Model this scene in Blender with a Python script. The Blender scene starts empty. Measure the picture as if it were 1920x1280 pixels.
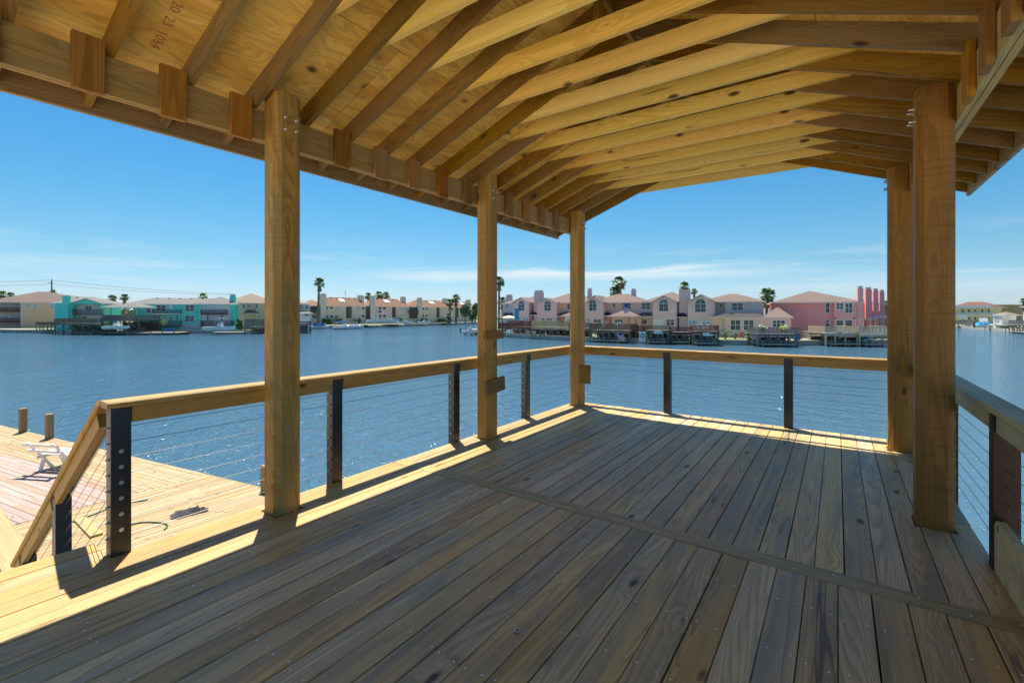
import bpy, bmesh, math, random
from mathutils import Vector, Matrix, Euler
R = math.radians
S = bpy.context.scene
COL = S.collection
random.seed(7)

# ---------------------------------------------------------------- camera
CAM_H = 1.43
YAW = math.atan2(610, 868)
cam_data = bpy.data.cameras.new('camera')
cam = bpy.data.objects.new('camera', cam_data)
COL.objects.link(cam)
cam.location = (0, 0, CAM_H)
cam.rotation_euler = (R(90), 0, YAW)
cam_data.sensor_width = 36
cam_data.lens = 868 / 1920 * 36
cam_data.shift_y = -52.5 / 1920
cam_data.clip_start = 0.05
cam_data.clip_end = 6000
S.camera = cam

# ---------------------------------------------------------------- sun, sky, exposure
SUN_DIR = Vector((0.35, -0.24, -1.0)).normalized()      # the way the light travels
SUN_EL = math.asin(-SUN_DIR.z)
to_sun = -SUN_DIR
sun_data = bpy.data.lights.new('sun', 'SUN')
sun_data.energy = 4.0
sun_data.angle = R(0.53)
sun_data.color = (1.0, 0.93, 0.80)
sun = bpy.data.objects.new('sun', sun_data)
COL.objects.link(sun)
sun.rotation_euler = SUN_DIR.to_track_quat('-Z', 'Y').to_euler()
sun.location = (-20, 15, 40)

W = bpy.data.worlds.new('World'); S.world = W; W.use_nodes = True
wt = W.node_tree; wt.nodes.clear()
def wn(t, **k):
    n = wt.nodes.new(t)
    for a, b in k.items(): setattr(n, a, b)
    return n
wo = wn('ShaderNodeOutputWorld'); bg = wn('ShaderNodeBackground')
bg.inputs['Strength'].default_value = 0.072
sky = wn('ShaderNodeTexSky', sky_type='NISHITA')
sky.sun_disc = False
sky.sun_elevation = SUN_EL
sky.sun_rotation = math.atan2(to_sun.x, to_sun.y)
sky.altitude = 0; sky.air_density = 1.0; sky.dust_density = 0.25; sky.ozone_density = 3.0
tc = wn('ShaderNodeTexCoord')
sep = wn('ShaderNodeSeparateXYZ')
wt.links.new(tc.outputs['Generated'], sep.inputs[0])
def wmath(op, a, b=None, c=None, clamp=False):
    n = wn('ShaderNodeMath', operation=op); n.use_clamp = clamp
    for i, v in enumerate((a, b, c)):
        if v is None: continue
        if isinstance(v, (int, float)): n.inputs[i].default_value = v
        else: wt.links.new(v, n.inputs[i])
    return n.outputs[0]
# thin high streaks of cloud, denser towards the horizon
azi = wmath('ARCTAN2', sep.outputs[0], sep.outputs[1])
ele = wmath('ARCSINE', sep.outputs[2])
cv = wn('ShaderNodeCombineXYZ')
wt.links.new(wmath('MULTIPLY', azi, 3.2), cv.inputs[0])
wt.links.new(wmath('MULTIPLY', ele, 42.0), cv.inputs[1])
cn = wn('ShaderNodeTexNoise'); cn.inputs['Scale'].default_value = 1.0; cn.inputs['Detail'].default_value = 7
cn.inputs['Roughness'].default_value = 0.62; cn.inputs['Distortion'].default_value = 0.6
wt.links.new(cv.outputs[0], cn.inputs['Vector'])
def ramp01(v, a, b):
    n = wn('ShaderNodeMapRange', interpolation_type='SMOOTHSTEP')
    n.inputs['From Min'].default_value = a; n.inputs['From Max'].default_value = b
    wt.links.new(v, n.inputs['Value']); return n.outputs[0]
band = wmath('MULTIPLY', ramp01(ele, 0.03, 0.075), ramp01(ele, 0.17, 0.09))
m1 = wmath('MULTIPLY', ramp01(cn.outputs[0], 0.47, 0.72), band)
# one long streak that stands above the far houses
AZ0 = -YAW + math.atan2(1050 - 960, 868)
el0 = wmath('SUBTRACT', ele, wmath('ADD', wmath('MULTIPLY', cn.outputs[0], 0.05), 0.056))
st = wmath('SUBTRACT', 1.0, wmath('DIVIDE', wmath('ABSOLUTE', el0), 0.016), clamp=True)
daz = wmath('ABSOLUTE', wmath('SUBTRACT', azi, AZ0))
st = wmath('MULTIPLY', st, ramp01(daz, 0.50, 0.22))
# a fainter one further right
AZ1 = -YAW + math.atan2(1720 - 960, 868)
el1 = wmath('SUBTRACT', ele, wmath('ADD', wmath('MULTIPLY', cn.outputs[0], 0.06), 0.018))
st1 = wmath('SUBTRACT', 1.0, wmath('DIVIDE', wmath('ABSOLUTE', el1), 0.02), clamp=True)
daz1 = wmath('ABSOLUTE', wmath('SUBTRACT', azi, AZ1))
st1 = wmath('MULTIPLY', st1, ramp01(daz1, 0.36, 0.1))
mask = wmath('ADD', wmath('MULTIPLY', m1, 0.38), wmath('ADD', wmath('MULTIPLY', st, 0.85), wmath('MULTIPLY', st1, 0.3)), clamp=True)
# clear dry air: a deeper blue than the plain model gives, all round the horizon
cr = wn('ShaderNodeValToRGB')
wt.links.new(wmath('DIVIDE', ele, 0.5, clamp=True), cr.inputs[0])
cr.color_ramp.elements[0].position = 0.0; cr.color_ramp.elements[0].color = (.41, .52, .76, 1)
cr.color_ramp.elements[1].position = 1.0; cr.color_ramp.elements[1].color = (.18, .50, .66, 1)
for ps, c in ((.07, (.42, .52, .68)), (.2, (.335, .51, .575)), (.4, (.245, .52, .60)), (.6, (.20, .52, .64))):
    e = cr.color_ramp.elements.new(ps); e.color = (*c, 1)
hsv = wn('ShaderNodeMix', data_type='RGBA', blend_type='MULTIPLY'); hsv.inputs[0].default_value = 1
wt.links.new(sky.outputs[0], hsv.inputs[6]); wt.links.new(cr.outputs[0], hsv.inputs[7])
dbl = wn('ShaderNodeVectorMath', operation='SCALE'); dbl.inputs['Scale'].default_value = 1.21
wt.links.new(hsv.outputs[2], dbl.inputs[0])
mix = wn('ShaderNodeMix', data_type='RGBA')
wt.links.new(mask, mix.inputs[0])
wt.links.new(dbl.outputs[0], mix.inputs[6])
mix.inputs[7].default_value = (4.5, 5.2, 5.55, 1)
wt.links.new(mix.outputs[2], bg.inputs[0])
wt.links.new(bg.outputs[0], wo.inputs[0])

S.view_settings.view_transform = 'Standard'
S.view_settings.look = 'None'
S.view_settings.exposure = 1.25
S.view_settings.gamma = 1.0
S.view_settings.use_curve_mapping = False
S.render.engine = 'CYCLES'
S.cycles.max_bounces = 8
S.cycles.diffuse_bounces = 5

# ---------------------------------------------------------------- node helpers
class NT:
    def __init__(s, name):
        s.m = bpy.data.materials.new(name); s.m.use_nodes = True
        s.t = s.m.node_tree; s.t.nodes.clear()
        s.out = s.n('ShaderNodeOutputMaterial'); s.b = s.n('ShaderNodeBsdfPrincipled')
        s.l(s.b.outputs[0], s.out.inputs[0])
    def n(s, t, **k):
        n = s.t.nodes.new(t)
        for a, b in k.items(): setattr(n, a, b)
        return n
    def l(s, a, b): s.t.links.new(a, b)
    def val(s, inp, v):
        if isinstance(v, (int, float)): inp.default_value = v
        elif isinstance(v, (tuple, list)): inp.default_value = (*v, 1) if len(v) == 3 and inp.type == 'RGBA' else v
        else: s.l(v, inp)
    def math(s, op, a, b=0.0, c=None, clamp=False):
        n = s.n('ShaderNodeMath', operation=op); n.use_clamp = clamp
        s.val(n.inputs[0], a); s.val(n.inputs[1], b)
        if c is not None: s.val(n.inputs[2], c)
        return n.outputs[0]
    def vmul(s, v, k):
        n = s.n('ShaderNodeVectorMath', operation='MULTIPLY'); s.l(v, n.inputs[0]); n.inputs[1].default_value = k; return n.outputs[0]
    def vadd(s, v, w):
        n = s.n('ShaderNodeVectorMath', operation='ADD'); s.l(v, n.inputs[0])
        if isinstance(w, tuple): n.inputs[1].default_value = w
        else: s.l(w, n.inputs[1])
        return n.outputs[0]
    def noise(s, v, scale=1, detail=2, rough=.5, dist=0):
        n = s.n('ShaderNodeTexNoise'); s.l(v, n.inputs['Vector'])
        n.inputs['Scale'].default_value = scale; n.inputs['Detail'].default_value = detail
        n.inputs['Roughness'].default_value = rough; n.inputs['Distortion'].default_value = dist
        return n.outputs[0]
    def smooth(s, v, a, b, lo=0., hi=1.):
        n = s.n('ShaderNodeMapRange', interpolation_type='SMOOTHSTEP')
        s.val(n.inputs['Value'], v)
        n.inputs['From Min'].default_value = a; n.inputs['From Max'].default_value = b
        n.inputs['To Min'].default_value = lo; n.inputs['To Max'].default_value = hi
        return n.outputs[0]
    def mix(s, f, a, b, blend='MIX'):
        n = s.n('ShaderNodeMix', data_type='RGBA', blend_type=blend)
        s.val(n.inputs[0], f); s.val(n.inputs[6], a); s.val(n.inputs[7], b); return n.outputs[2]
    def bump(s, h, strength=.3, dist=.01):
        n = s.n('ShaderNodeBump'); n.inputs['Strength'].default_value = strength
        n.inputs['Distance'].default_value = dist; s.l(h, n.inputs['Height'])
        s.l(n.outputs[0], s.b.inputs['Normal']); return n

def wood(name, light, dark, stain=(0.2, 0.22, 0.24), stain_amt=0.0, red=(0.3, 0.12, 0.05), red_amt=0.15,
         knots=1.0, rough=.6, ring=9.0, contrast=1.0, vary=.25, mill=0.0, lengthscale=1.0, dirt=0.0, spec=.35, crack=.6, swap=False):
    m = NT(name)
    tc = m.n('ShaderNodeTexCoord'); oi = m.n('ShaderNodeObjectInfo')
    isl = m.n('ShaderNodeNewGeometry').outputs['Random Per Island']
    rnd = m.math('FRACT', m.math('ADD', oi.outputs['Random'], isl))
    cx = m.n('ShaderNodeCombineXYZ')
    m.l(m.math('MULTIPLY', rnd, 37.0), cx.inputs[0]); m.l(m.math('MULTIPLY', rnd, 91.0), cx.inputs[1]); m.l(m.math('MULTIPLY', rnd, 53.0), cx.inputs[2])
    src = tc.outputs['Object']
    if swap:
        ss = m.n('ShaderNodeSeparateXYZ'); m.l(src, ss.inputs[0]); sc_ = m.n('ShaderNodeCombineXYZ')
        m.l(ss.outputs[1], sc_.inputs[0]); m.l(ss.outputs[0], sc_.inputs[1]); m.l(ss.outputs[2], sc_.inputs[2]); src = sc_.outputs[0]
    p = m.vadd(src, cx.outputs[0])
    # knots
    kv = m.n('ShaderNodeTexVoronoi'); m.l(m.vmul(p, (2.7, 6.4, 6.4)), kv.inputs['Vector']); kv.inputs['Scale'].default_value = 1.0
    kd = m.math('ADD', kv.outputs['Distance'], m.math('MULTIPLY', m.math('SUBTRACT', m.noise(m.vmul(p, (22, 60, 60)), 1, 2, .6), .5), .07))
    wn_ = m.n('ShaderNodeTexWhiteNoise', noise_dimensions='3D'); m.l(kv.outputs['Position'], wn_.inputs['Vector'])
    gate = m.math('GREATER_THAN', wn_.outputs['Value'], 1 - .45 * knots)
    kn = m.math('MULTIPLY', m.smooth(kd, .165, .125), gate)
    kcore = m.math('MULTIPLY', m.smooth(kd, .112, .092), gate)
    near = m.math('MULTIPLY', m.smooth(kd, .6, .08), gate)
    # growth rings: contour lines of a stretched noise
    base = m.noise(m.vmul(p, (.26 * lengthscale, 5.2, 5.2)), 1, .6, .4, .1)
    base = m.math('ADD', base, m.math('MULTIPLY', near, .05))
    rg = m.math('FRACT', m.math('MULTIPLY', base, ring * 2.2))
    late = m.math('MULTIPLY', m.smooth(rg, .25, .95), m.smooth(rg, 1.0, .95))
    fine = m.noise(m.vmul(p, (2.5, 170, 170)), 1, 2, .6)
    streak = m.noise(m.vmul(p, (.8, 26, 26)), 1, 3, .6)
    f = m.math('ADD', m.math('MULTIPLY', late, .55 * contrast), m.math('MULTIPLY', m.math('SUBTRACT', fine, .5), .7))
    f = m.math('ADD', f, m.math('MULTIPLY', m.math('SUBTRACT', streak, .45), .9 * contrast), clamp=True)
    col = m.mix(f, light, dark)
    tone = m.noise(m.vmul(p, (.5, 3.3, 3.3)), 1, 3, .55)
    col = m.mix(m.math('MULTIPLY', m.smooth(tone, .5, .75), red_amt * 2, clamp=True), col, m.mix(.5, light, red))
    if stain_amt > 0:
        sn = m.noise(m.vmul(m.vadd(p, (11., 3., 7.)), (.8, 8, 8)), 1, 4, .6, .8)
        col = m.mix(m.math('MULTIPLY', m.smooth(sn, .42, .66), stain_amt), col, stain)
    if dirt > 0:
        g = m.n('ShaderNodeNewGeometry')
        dn = m.noise(m.vmul(g.outputs['Position'], (1.6, 1.1, 1.6)), 1, 5, .65, .5)
        col = m.mix(m.math('MULTIPLY', m.smooth(dn, .45, .75), dirt), col, (.20, .17, .12))
        sp_ = m.noise(m.vmul(g.outputs['Position'], (38, 38, 38)), 1, 3, .6)
        col = m.mix(m.math('MULTIPLY', m.smooth(sp_, .68, .76), .5), col, (.10, .075, .05))
    if mill > 0:       # saw marks across the length
        sm = m.noise(m.vmul(p, (75, 3, 3)), 1, 2, .6)
        col = m.mix(m.math('MULTIPLY', m.smooth(sm, .5, .68), mill), col, dark)
    col = m.mix(m.math('MULTIPLY', kn, .6), col, tuple(c * .42 for c in red))
    col = m.mix(m.math('MULTIPLY', kcore, .8), col, (.035, .02, .012))
    # drying checks: thin dark lines that run with the grain
    cn_ = m.noise(m.vmul(m.vadd(p, (5., 9., 2.)), (.22, 7, 7)), 1, 1.5, .5)
    cl_ = m.smooth(m.math('ABSOLUTE', m.math('SUBTRACT', cn_, .5)), .0065, .002)
    cg_ = m.smooth(m.noise(m.vmul(m.vadd(p, (1., 4., 8.)), (1.1, 3, 3)), 1, 2, .5), .54, .6)
    chk = m.math('MULTIPLY', cl_, cg_)
    col = m.mix(m.math('MULTIPLY', chk, crack), col, (.05, .03, .015))
    # per-board tone
    h = m.n('ShaderNodeHueSaturation')
    wr = m.n('ShaderNodeTexWhiteNoise', noise_dimensions='1D'); m.l(m.math('MULTIPLY', rnd, 777.0), wr.inputs['W'])
    sw = m.n('ShaderNodeSeparateColor'); m.l(wr.outputs['Color'], sw.inputs[0])
    m.l(m.math('ADD', m.math('MULTIPLY', sw.outputs[0], vary), 1 - vary / 2), h.inputs['Value'])
    m.l(m.math('ADD', m.math('MULTIPLY', sw.outputs[1], vary * .7), 1.06 - vary * .35), h.inputs['Saturation'])
    m.l(m.math('ADD', m.math('MULTIPLY', sw.outputs[2], .016), .492), h.inputs['Hue'])
    m.l(col, h.inputs['Color'])
    rb = m.mix(m.math('MULTIPLY', m.smooth(sw.outputs[2], .62, .9), .75), h.outputs[0], (1.0, .80, .62), 'MULTIPLY')
    rb = m.mix(m.math('MULTIPLY', m.smooth(sw.outputs[2], .3, .1), .6), rb, (.84, .95, .86), 'MULTIPLY')
    m.l(rb, m.b.inputs['Base Color'])
    m.b.inputs['Roughness'].default_value = rough
    m.b.inputs['Specular IOR Level'].default_value = spec
    hh = m.math('ADD', m.math('MULTIPLY', fine, .5), m.math('MULTIPLY', late, -.6))
    hh = m.math('SUBTRACT', hh, m.math('ADD', kcore, m.math('MULTIPLY', chk, 1.5)))
    m.bump(hh, .35, .0018)
    return m.m

def plain(name, col, rough=.6, metal=0., noise_amt=.12, scale=6., bump=0., spec=.5, bscale=None, coord='Object'):
    m = NT(name)
    tc = m.n('ShaderNodeTexCoord')
    n = m.noise(tc.outputs[coord], scale, 5, .6)
    c = m.mix(n, tuple(max(0, x * (1 - noise_amt)) for x in col), tuple(min(1, x * (1 + noise_amt)) for x in col))
    m.l(c, m.b.inputs['Base Color'])
    m.b.inputs['Roughness'].default_value = rough; m.b.inputs['Metallic'].default_value = metal
    m.b.inputs['Specular IOR Level'].default_value = spec
    if bump:
        m.bump(m.noise(tc.outputs[coord], bscale or scale * 8, 4, .6), bump, .01)
    return m.m

# ---------------------------------------------------------------- object helpers
def link(o, parent=None):
    COL.objects.link(o)
    if parent: o.parent = parent
    return o
def tag(o, label=None, cat=None, group=None, kind=None):
    if label: o['label'] = label
    if cat: o['category'] = cat
    if group: o['group'] = group
    if kind: o['kind'] = kind
    return o
def empty(name, loc=(0, 0, 0), rz=0., label=None, cat=None, group=None, kind=None):
    o = bpy.data.objects.new(name, None); COL.objects.link(o); o.location = loc; o.rotation_euler = (0, 0, rz)
    o.empty_display_size = .2
    return tag(o, label, cat, group, kind)
def copy_tree(o, parent=None):
    c = o.copy(); COL.objects.link(c)
    if parent: c.parent = parent
    for ch in list(o.children): copy_tree(ch, c)
    return c

_box_cache = {}
def chamfer_box_mesh(L, Wd, T, c, mat):
    """box with its long edges chamfered; length along x, centred"""
    key = (round(L, 4), round(Wd, 4), round(T, 4), round(c, 4), mat.name)
    if key in _box_cache: return _box_cache[key]
    a, b = Wd / 2, T / 2
    c = min(c, a * .45, b * .45)
    prof = [(-a + c, -b), (a - c, -b), (a, -b + c), (a, b - c), (a - c, b), (-a + c, b), (-a, b - c), (-a, -b + c)]
    vs = []; 
    for x, k in ((-L / 2, 1), (L / 2, 1)):
        vs += [(x, y, z) for y, z in prof]
    fs = [tuple(range(7, -1, -1)), tuple(range(8, 16))]
    for i in range(8):
        j = (i + 1) % 8
        fs.append((i, j, 8 + j, 8 + i))
    me = bpy.data.meshes.new('lumber'); me.from_pydata(vs, [], fs); me.materials.append(mat); me.update()
    _box_cache[key] = me
    return me
def lumber(name, p0, p1, Wd, T, mat, parent=None, up=(0, 0, 1), c=.003, label=None):
    """a board from p0 to p1 (its centre line); T is measured along 'up' as far as possible, Wd sideways"""
    p0 = Vector(p0); p1 = Vector(p1); d = p1 - p0; L = d.length; x = d.normalized()
    y = Vector(up).cross(x).normalized(); z = x.cross(y)
    me = chamfer_box_mesh(L, Wd, T, c, mat)
    o = bpy.data.objects.new(name, me); COL.objects.link(o)
    M = Matrix((x, y, z)).transposed().to_4x4(); M.translation = (p0 + p1) / 2
    if parent:
        o.parent = parent; M = parent.matrix_basis.inverted() @ M if USE_WORLD else M
    o.matrix_local = M if parent else M
    o.matrix_basis = M
    if label: o['label'] = label
    return o
USE_WORLD = False      # coordinates given to lumber() are in the parent's own frame

class MB:
    """mesh builder: collects shapes and links them as one mesh"""
    def __init__(s): s.v = []; s.f = []; s.mi = []; s.cur = 0; s.mats = []
    def use(s, mat):
        if mat not in s.mats: s.mats.append(mat)
        s.cur = s.mats.index(mat); return s
    def add(s, vs, fs):
        n = len(s.v); s.v += [tuple(v) for v in vs]
        for f in fs: s.f.append(tuple(i + n for i in f)); s.mi.append(s.cur)
        return s
    def box(s, a, b):
        x0, y0, z0 = a; x1, y1, z1 = b
        if x0 > x1: x0, x1 = x1, x0
        if y0 > y1: y0, y1 = y1, y0
        if z0 > z1: z0, z1 = z1, z0
        return s.add([(x0, y0, z0), (x1, y0, z0), (x1, y1, z0), (x0, y1, z0), (x0, y0, z1), (x1, y0, z1), (x1, y1, z1), (x0, y1, z1)],
                     [(3, 2, 1, 0), (4, 5, 6, 7), (0, 1, 5, 4), (1, 2, 6, 5), (2, 3, 7, 6), (3, 0, 4, 7)])
    def bar(s, p0, p1, w, t, up=(0, 0, 1)):
        p0 = Vector(p0); p1 = Vector(p1); x = (p1 - p0).normalized(); u = Vector(up)
        if abs(x.dot(u)) > .98: u = Vector((0, 1, 0))
        y = u.cross(x).normalized(); z = x.cross(y)
        vs = [p + y * (sy * w / 2) + z * (sz * t / 2) for p in (p0, p1) for sy, sz in ((-1, -1), (1, -1), (1, 1), (-1, 1))]
        return s.add(vs, [(3, 2, 1, 0), (4, 5, 6, 7), (0, 1, 5, 4), (1, 2, 6, 5), (2, 3, 7, 6), (3, 0, 4, 7)])
    def tube(s, pts, r, n=6, r1=None, cap=True):
        pts = [Vector(p) for p in pts]; rings = []
        N = len(pts)
        for i, p in enumerate(pts):
            d = (pts[min(i + 1, N - 1)] - pts[max(i - 1, 0)]).normalized()
            u = Vector((0, 0, 1)) if abs(d.z) < .9 else Vector((1, 0, 0))
            a = u.cross(d).normalized(); b = d.cross(a)
            rr = r if r1 is None else r + (r1 - r) * i / (N - 1)
            if isinstance(r, (list, tuple)): rr = r[i]
            rings.append([p + a * (math.cos(2 * math.pi * k / n) * rr) + b * (math.sin(2 * math.pi * k / n) * rr) for k in range(n)])
        vs = [v for g in rings for v in g]; fs = []
        for i in range(N - 1):
            for k in range(n):
                k2 = (k + 1) % n
                fs.append((i * n + k, i * n + k2, (i + 1) * n + k2, (i + 1) * n + k))
        if cap: fs += [tuple(range(n - 1, -1, -1)), tuple((N - 1) * n + k for k in range(n))]
        return s.add(vs, fs)
    def poly(s, pts, depth):
        """extrude a planar polygon by the vector depth"""
        pts = [Vector(p) for p in pts]; d = Vector(depth); n = len(pts)
        vs = pts + [p + d for p in pts]
        fs = [tuple(range(n - 1, -1, -1)), tuple(range(n, 2 * n))] + [(i, (i + 1) % n, n + (i + 1) % n, n + i) for i in range(n)]
        return s.add(vs, fs)
    def disc(s, c, r, nrm=(0, 0, 1), n=8, h=.002):
        c = Vector(c); nn = Vector(nrm).normalized()
        return s.tube([c, c + nn * h], r, n)
    def build(s, name, mat=None, parent=None, smooth=False, recalc=True):
        me = bpy.data.meshes.new(name)
        me.from_pydata(s.v, [], s.f)
        if s.mats:
            for m_ in s.mats: me.materials.append(m_)
            me.polygons.foreach_set('material_index', s.mi)
        elif mat: me.materials.append(mat)
        if recalc:
            bm = bmesh.new(); bm.from_mesh(me); bmesh.ops.recalc_face_normals(bm, faces=bm.faces); bm.to_mesh(me); bm.free()
        if smooth: me.polygons.foreach_set('use_smooth', [True] * len(me.polygons))
        me.update()
        o = bpy.data.objects.new(name, me); COL.objects.link(o)
        if parent: o.parent = parent
        return o
# ================================================================ materials of the near structure
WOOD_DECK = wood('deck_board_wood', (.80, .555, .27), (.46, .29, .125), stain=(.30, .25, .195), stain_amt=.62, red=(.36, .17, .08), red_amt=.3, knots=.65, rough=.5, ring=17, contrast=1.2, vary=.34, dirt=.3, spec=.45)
WOOD_EDGE = wood('sunlit_deck_wood', (.54, .37, .175), (.36, .235, .10), stain=(.28, .22, .13), stain_amt=.25, red=(.38, .2, .09), knots=.8, rough=.55, ring=15, vary=.2)  # copy of the deck wood, its colour toned for boards in sun
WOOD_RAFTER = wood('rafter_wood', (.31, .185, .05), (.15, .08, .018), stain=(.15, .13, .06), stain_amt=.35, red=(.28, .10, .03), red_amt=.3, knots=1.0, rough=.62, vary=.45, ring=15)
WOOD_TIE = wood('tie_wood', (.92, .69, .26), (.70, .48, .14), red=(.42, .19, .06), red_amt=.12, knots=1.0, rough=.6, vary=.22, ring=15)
WOOD_BEAM = wood('beam_wood', (.48, .31, .12), (.28, .165, .055), stain=(.2, .17, .1), stain_amt=.3, knots=.5, rough=.65, vary=.2, ring=20)
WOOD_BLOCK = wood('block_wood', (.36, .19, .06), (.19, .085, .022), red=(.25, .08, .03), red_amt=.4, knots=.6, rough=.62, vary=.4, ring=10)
WOOD_POST = wood('post_wood', (.52, .31, .105), (.27, .145, .04), stain=(.25, .215, .10), stain_amt=.75, red=(.42, .16, .03), red_amt=.5, knots=.8, rough=.6, ring=16, vary=.14, mill=.35, contrast=1.2)
WOOD_RAIL = wood('rail_wood', (.45, .30, .11), (.28, .165, .05), stain=(.28, .26, .16), stain_amt=.25, red=(.38, .17, .06), red_amt=.2, knots=.7, rough=.5, ring=14, vary=.15)
WOOD_RAILG = wood('weathered_rail_wood', (.50, .40, .17), (.30, .23, .085), stain=(.20, .23, .17), stain_amt=.5, knots=.4, rough=.5, ring=6, vary=.1)
WOOD_STRIP = wood('strip_wood', (.52, .37, .17), (.32, .2, .08), stain=(.16, .15, .1), stain_amt=.3, knots=.15, rough=.5, vary=.1)
WOOD_BLUE = wood('fascia_wood', (.40, .28, .14), (.22, .14, .07), stain=(.16, .14, .11), stain_amt=.4, knots=.8, rough=.65, vary=.2)

WOOD_POST2 = wood('dark_post_wood', (.36, .185, .05), (.19, .085, .02), stain=(.20, .12, .05), stain_amt=.5, red=(.36, .12, .03), red_amt=.6, knots=.9, rough=.6, ring=14, vary=.12, mill=.5)
WOOD_BEAM2 = wood('pale_beam_wood', (.62, .48, .22), (.40, .29, .11), stain=(.3, .26, .14), stain_amt=.3, knots=.4, ring=20, vary=.15)
def plywood_mat():
    m = NT('plywood')
    tc = m.n('ShaderNodeTexCoord'); oi = m.n('ShaderNodeObjectInfo')
    cx = m.n('ShaderNodeCombineXYZ'); m.l(m.math('MULTIPLY', oi.outputs['Random'], 41.0), cx.inputs[0]); m.l(m.math('MULTIPLY', oi.outputs['Random'], 77.0), cx.inputs[1])
    p = m.vadd(tc.outputs['Object'], cx.outputs[0])
    n1 = m.noise(m.vmul(p, (5.5, 1.3, 1)), 1, 2, .5, .7)
    r = m.math('FRACT', m.math('MULTIPLY', n1, 9.0)); late = m.math('MULTIPLY', m.smooth(r, .35, .92), m.smooth(r, 1.0, .93))
    n2 = m.noise(m.vmul(p, (3.2, .8, 1)), 1.2, 4, .6, .6)
    patch = m.smooth(n2, .42, .62)
    col = m.mix(patch, (.93, .62, .15), (.80, .45, .085))
    col = m.mix(m.math('MULTIPLY', late, .38), col, (.45, .22, .05))
    fine = m.noise(m.vmul(p, (130, 7, 1)), 1, 3, .6)
    col = m.mix(m.math('MULTIPLY', m.smooth(fine, .5, .8), .3), col, (.3, .15, .05))
    kv = m.n('ShaderNodeTexVoronoi'); m.l(m.vmul(p, (3.6, 3.0, 1)), kv.inputs['Vector']); kv.inputs['Scale'].default_value = 1
    wn_ = m.n('ShaderNodeTexWhiteNoise', noise_dimensions='3D'); m.l(kv.outputs['Position'], wn_.inputs['Vector'])
    gate = m.math('GREATER_THAN', wn_.outputs['Value'], .3)
    k = m.math('MULTIPLY', m.smooth(kv.outputs['Distance'], .12, .06), gate)
    ring_ = m.math('MULTIPLY', m.smooth(kv.outputs['Distance'], .2, .1), gate)
    col = m.mix(m.math('MULTIPLY', ring_, .45), col, (.32, .13, .04))
    col = m.mix(m.math('MULTIPLY', k, .85), col, (.07, .035, .02))
    m.l(col, m.b.inputs['Base Color']); m.b.inputs['Roughness'].default_value = .62
    m.bump(m.math('SUBTRACT', fine, k), .3, .0015)
    return m.m
PLY = plywood_mat()

def brushed(name, base, rough=.28):
    m = NT(name)
    tc = m.n('ShaderNodeTexCoord')
    n = m.noise(m.vmul(tc.outputs['Object'], (60, 60, 1.5)), 1, 3, .6)
    n2 = m.noise(m.vmul(tc.outputs['Object'], (3, 3, 2.2)), 1, 3, .6)
    col = m.mix(n, tuple(c * .75 for c in base), tuple(c * 1.25 for c in base))
    m.l(col, m.b.inputs['Base Color']); m.b.inputs['Metallic'].default_value = .85
    m.l(m.math('ADD', m.math('MULTIPLY', n2, .25), rough - .1), m.b.inputs['Roughness'])
    return m.m
STEEL_DARK = brushed('raw_steel', (.065, .067, .075), .33)
STEEL_BROWN = brushed('oiled_steel', (.06, .037, .03), .5)
STEEL = plain('galvanised_steel', (.62, .62, .62), .3, 1., .1, 30)
CABLE = plain('cable_steel', (.13, .12, .115), .4, 1., .05, 30)

# ================================================================ deck
deck = MB()
JX0, JX1 = -3.46, .72
for j in range(-7, 17):                       # joists under the boards
    y = .2 + j * .41
    if y < 6.68: deck.box((JX0, y - .02, -.235), (JX1, y + .02, -.035))
deck.box((-3.478, -3.0, -.28), (-3.463, 6.70, -.033)); deck.box((.723, -3.0, -.28), (.743, 6.70, -.033))
deck.box((-3.478, 6.705, -.28), (.743, 6.725, -.033))
deck.box((-3.82, -3.0, -.28), (-3.80, .86, -.033))
deck_o = tag(deck.build('deck', WOOD_BEAM), 'new timber deck of the boathouse with bluish weathered boards', None, None, 'structure')
deck_o['label'] = 'new timber deck floor of pale brown and bluish boards under the open roof'
PT = .034
def plank(x0, x1, y0, y1, mat, z=0.):
    dz = random.uniform(-.0012, .0012)
    return lumber('plank', ((x0 + x1) / 2, y0, z - PT / 2 + dz), ((x0 + x1) / 2, y1, z - PT / 2 + dz), (x1 - x0), PT, mat, deck_o, c=.003)
P = .1405
def holes(x0, x1, y0, y1):
    """posts that come through this board: returns the y-intervals left"""
    segs = [(y0, y1)]
    for (px0, px1, py0, py1) in POSTS:
        if x1 > px0 - .004 and x0 < px1 + .004:
            ns = []
            for a, b in segs:
                if py1 <= a or py0 >= b: ns.append((a, b)); continue
                if py0 - a > .05: ns.append((a, py0 - .006))
                if b - py1 > .05: ns.append((py1 + .006, b))
            segs = ns
    for (px0, px1, py0, py1) in POSTS:       # notch the boards round a post
        if y0 < py0 and py1 < y1 and x1 > px0 - .004 and x0 < px1 + .004:
            for a, b in ((x0, min(x1, px0) - .006), (max(x0, px1) + .006, x1)):
                if .012 < b - a < (x1 - x0) - .003: plank(a, b, py0 - .006, py1 + .006, WOOD_EDGE if x0 < -2.95 else WOOD_DECK)
    return segs
PS = .2
POSTS = [(-3.42, -3.22, y, y + PS) for y in (1.705, 4.125, 6.40)] + [(.435, .635, y, y + PS) for y in (4.12, 6.20)] + [(-3.42, -3.22, -.05, .15), (.435, .635, -.3, -.1)]
edges = [-.979 + P * k for k in range(-20, 13)]
xs = [x for x in edges if -3.83 < x < .79]
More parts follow.
